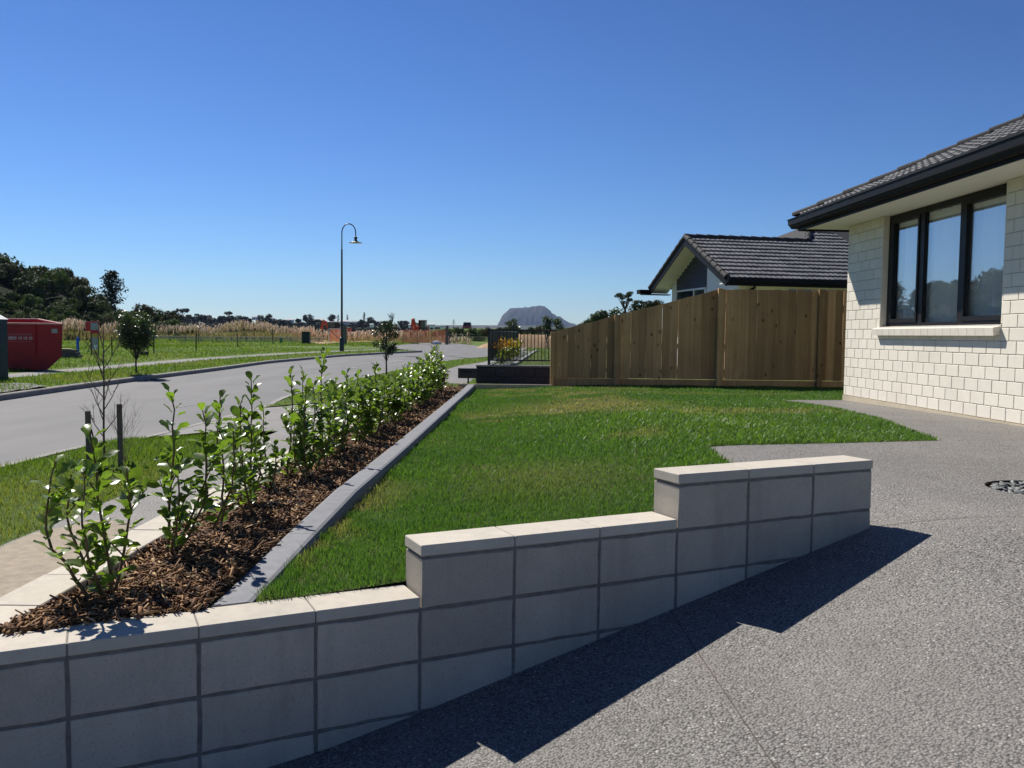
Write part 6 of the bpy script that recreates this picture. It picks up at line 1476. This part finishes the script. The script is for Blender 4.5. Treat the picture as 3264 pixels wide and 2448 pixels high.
# gum and round trees above the timber fence
for px, pt_, wpx, vi, mi, lab, asp in ((1940, 972, 120, 0, 0, 'rounded dark tree left of the gum above the fence', 1.0), (2048, 950, 100, 6, 0, 'dark tree right of the gum tree above the fence', 1.0), (2092, 952, 60, 1, 2, 'brownish tree against the white neighbour house', 1.2), (1880, 1008, 70, 3, 1, 'low dark bush at the left of the trees above the fence', .8), (1990, 1000, 130, 5, 0, 'dark bush below the gum tree', .7)):
    Y = 110.; q = aty(px, pt_, Y); w = wpx * Y / F; h = w * asp; far_tree('garden_tree', (q[0], Y, q[2] - h * .97), w * 1.1, h, vi, M_HILL[mi], lab)
Y = 106.; q = aty(1994, 1015, Y); gr = thing('gum_tree', q, 'open crowned gum tree standing above the timber fence', 'tree'); s = Y / F; m = MB(); g = np.random.default_rng(44); m.tube([(0, 0, -3), (0, 0, .2), (-.1, 0, 1.2)], [.22, .18, .13], 7); CL = []
for i in range(11):
    a = i * 2.4; e = np.array([cos(a) * g.uniform(.4, 1.15), sin(a) * .9 * g.uniform(.3, 1), g.uniform(1.7, 3.15)]); m.tube([(-.1, 0, 1.0), e * .55 + np.array([0, 0, .35]), e], [.08, .05, .025], 5); CL.append(e)
m.build('trunk', M_BARK, gr); CL = np.array(CL); n = 2600; k = g.integers(0, 11, n); of = unit(n, g); P = CL[k] + of * np.array([.42, .42, .24]) * (g.random(n) ** .4)[:, None]; V, Fq = diamonds(P, unit(n, g), .13 * g.uniform(.6, 1.3, n), .6); link('crown', mesh_np('crown', V, Fq), gr, M_HILL[0])
# ================================================================== flat-topped mountain on the horizon
MY = 6500.0; prof = [(1560, 1044), (1585, 1034), (1593, 1022), (1601, 1004), (1623, 984), (1644, 979), (1685, 977), (1710, 974), (1728, 972), (1745, 981), (1766, 1000), (1788, 1011), (1807, 1023), (1840, 1034), (1880, 1046)]
pa = np.array(prof, float); nu, nv = 110, 40; gu = np.linspace(1560, 1880, nu); V = []
for j in range(nv):
    v = -1 + 2 * j / (nv - 1); fall = (1 - abs(v) ** 2.4)
    for u in gu:
        q = aty(u, np.interp(u, pa[:, 0], pa[:, 1]), MY); edge = 1.0; hgt_ = max(0, float(q[2])); nz = vnoise(np.array(u * .12), np.array(v * 7.0), 1.0, 9) - .5; V.append((q[0] * (1 + 0 * v), MY + v * 420, hgt_ * max(0, fall) + (nz * 14 + 14 * (vnoise(np.array(u * .5), np.array(v * 19.), 1.0, 10) - .5)) * (1 if 0 < j < nv - 1 else 0) * min(1, hgt_ / 60) - 8))
i_ = np.arange(nu * nv).reshape(nv, nu); Fm = np.stack([i_[:-1, :-1], i_[:-1, 1:], i_[1:, 1:], i_[1:, :-1]], -1).reshape(-1, 4)
tag(link('mountain', mesh_np('mountain', np.array(V), Fm, True), None, M_MOUNT), 'dark flat topped mountain on the horizon', 'mountain', kind='structure')
lx = np.linspace(-3500, 3500, 240); V = [(x, y, z * (33 + 10 * vnoise(np.array(x / 120.), np.array(.3), 1.0, 13))) for y, z in ((3600, 0), (3800, 1), (4300, .8), (4800, 0)) for x in lx]; i_ = np.arange(960).reshape(4, 240); Fl = np.stack([i_[:-1, :-1], i_[:-1, 1:], i_[1:, 1:], i_[1:, :-1]], -1).reshape(-1, 4)
tag(link('hills', mesh_np('hills', np.array(V, float), Fl, True), None, mat('far_hills', (.022, .030, .018), .95, .4, .01)), 'low distant hills at the foot of the mountain', 'hill', kind='structure')
# ================================================================== air between here and the mountain
if True:
    hz = MB().box(-9000, 9000, -200, 8500, -12, 330).mesh('haze'); hm = bpy.data.materials.new('haze_air'); hm.use_nodes = True; nt = hm.node_tree; nt.nodes.clear(); ho = nt.nodes.new('ShaderNodeOutputMaterial'); pv = nt.nodes.new('ShaderNodeVolumePrincipled')
    pv.inputs['Color'].default_value = (.50, .66, 1, 1); pv.inputs['Density'].default_value = HAZE; pv.inputs['Anisotropy'].default_value = .2; nt.links.new(pv.outputs[0], ho.inputs['Volume'])
    hz.materials.append(hm); tag(link('haze', hz), 'thin blue air between the street and the mountain', 'haze', kind='stuff')
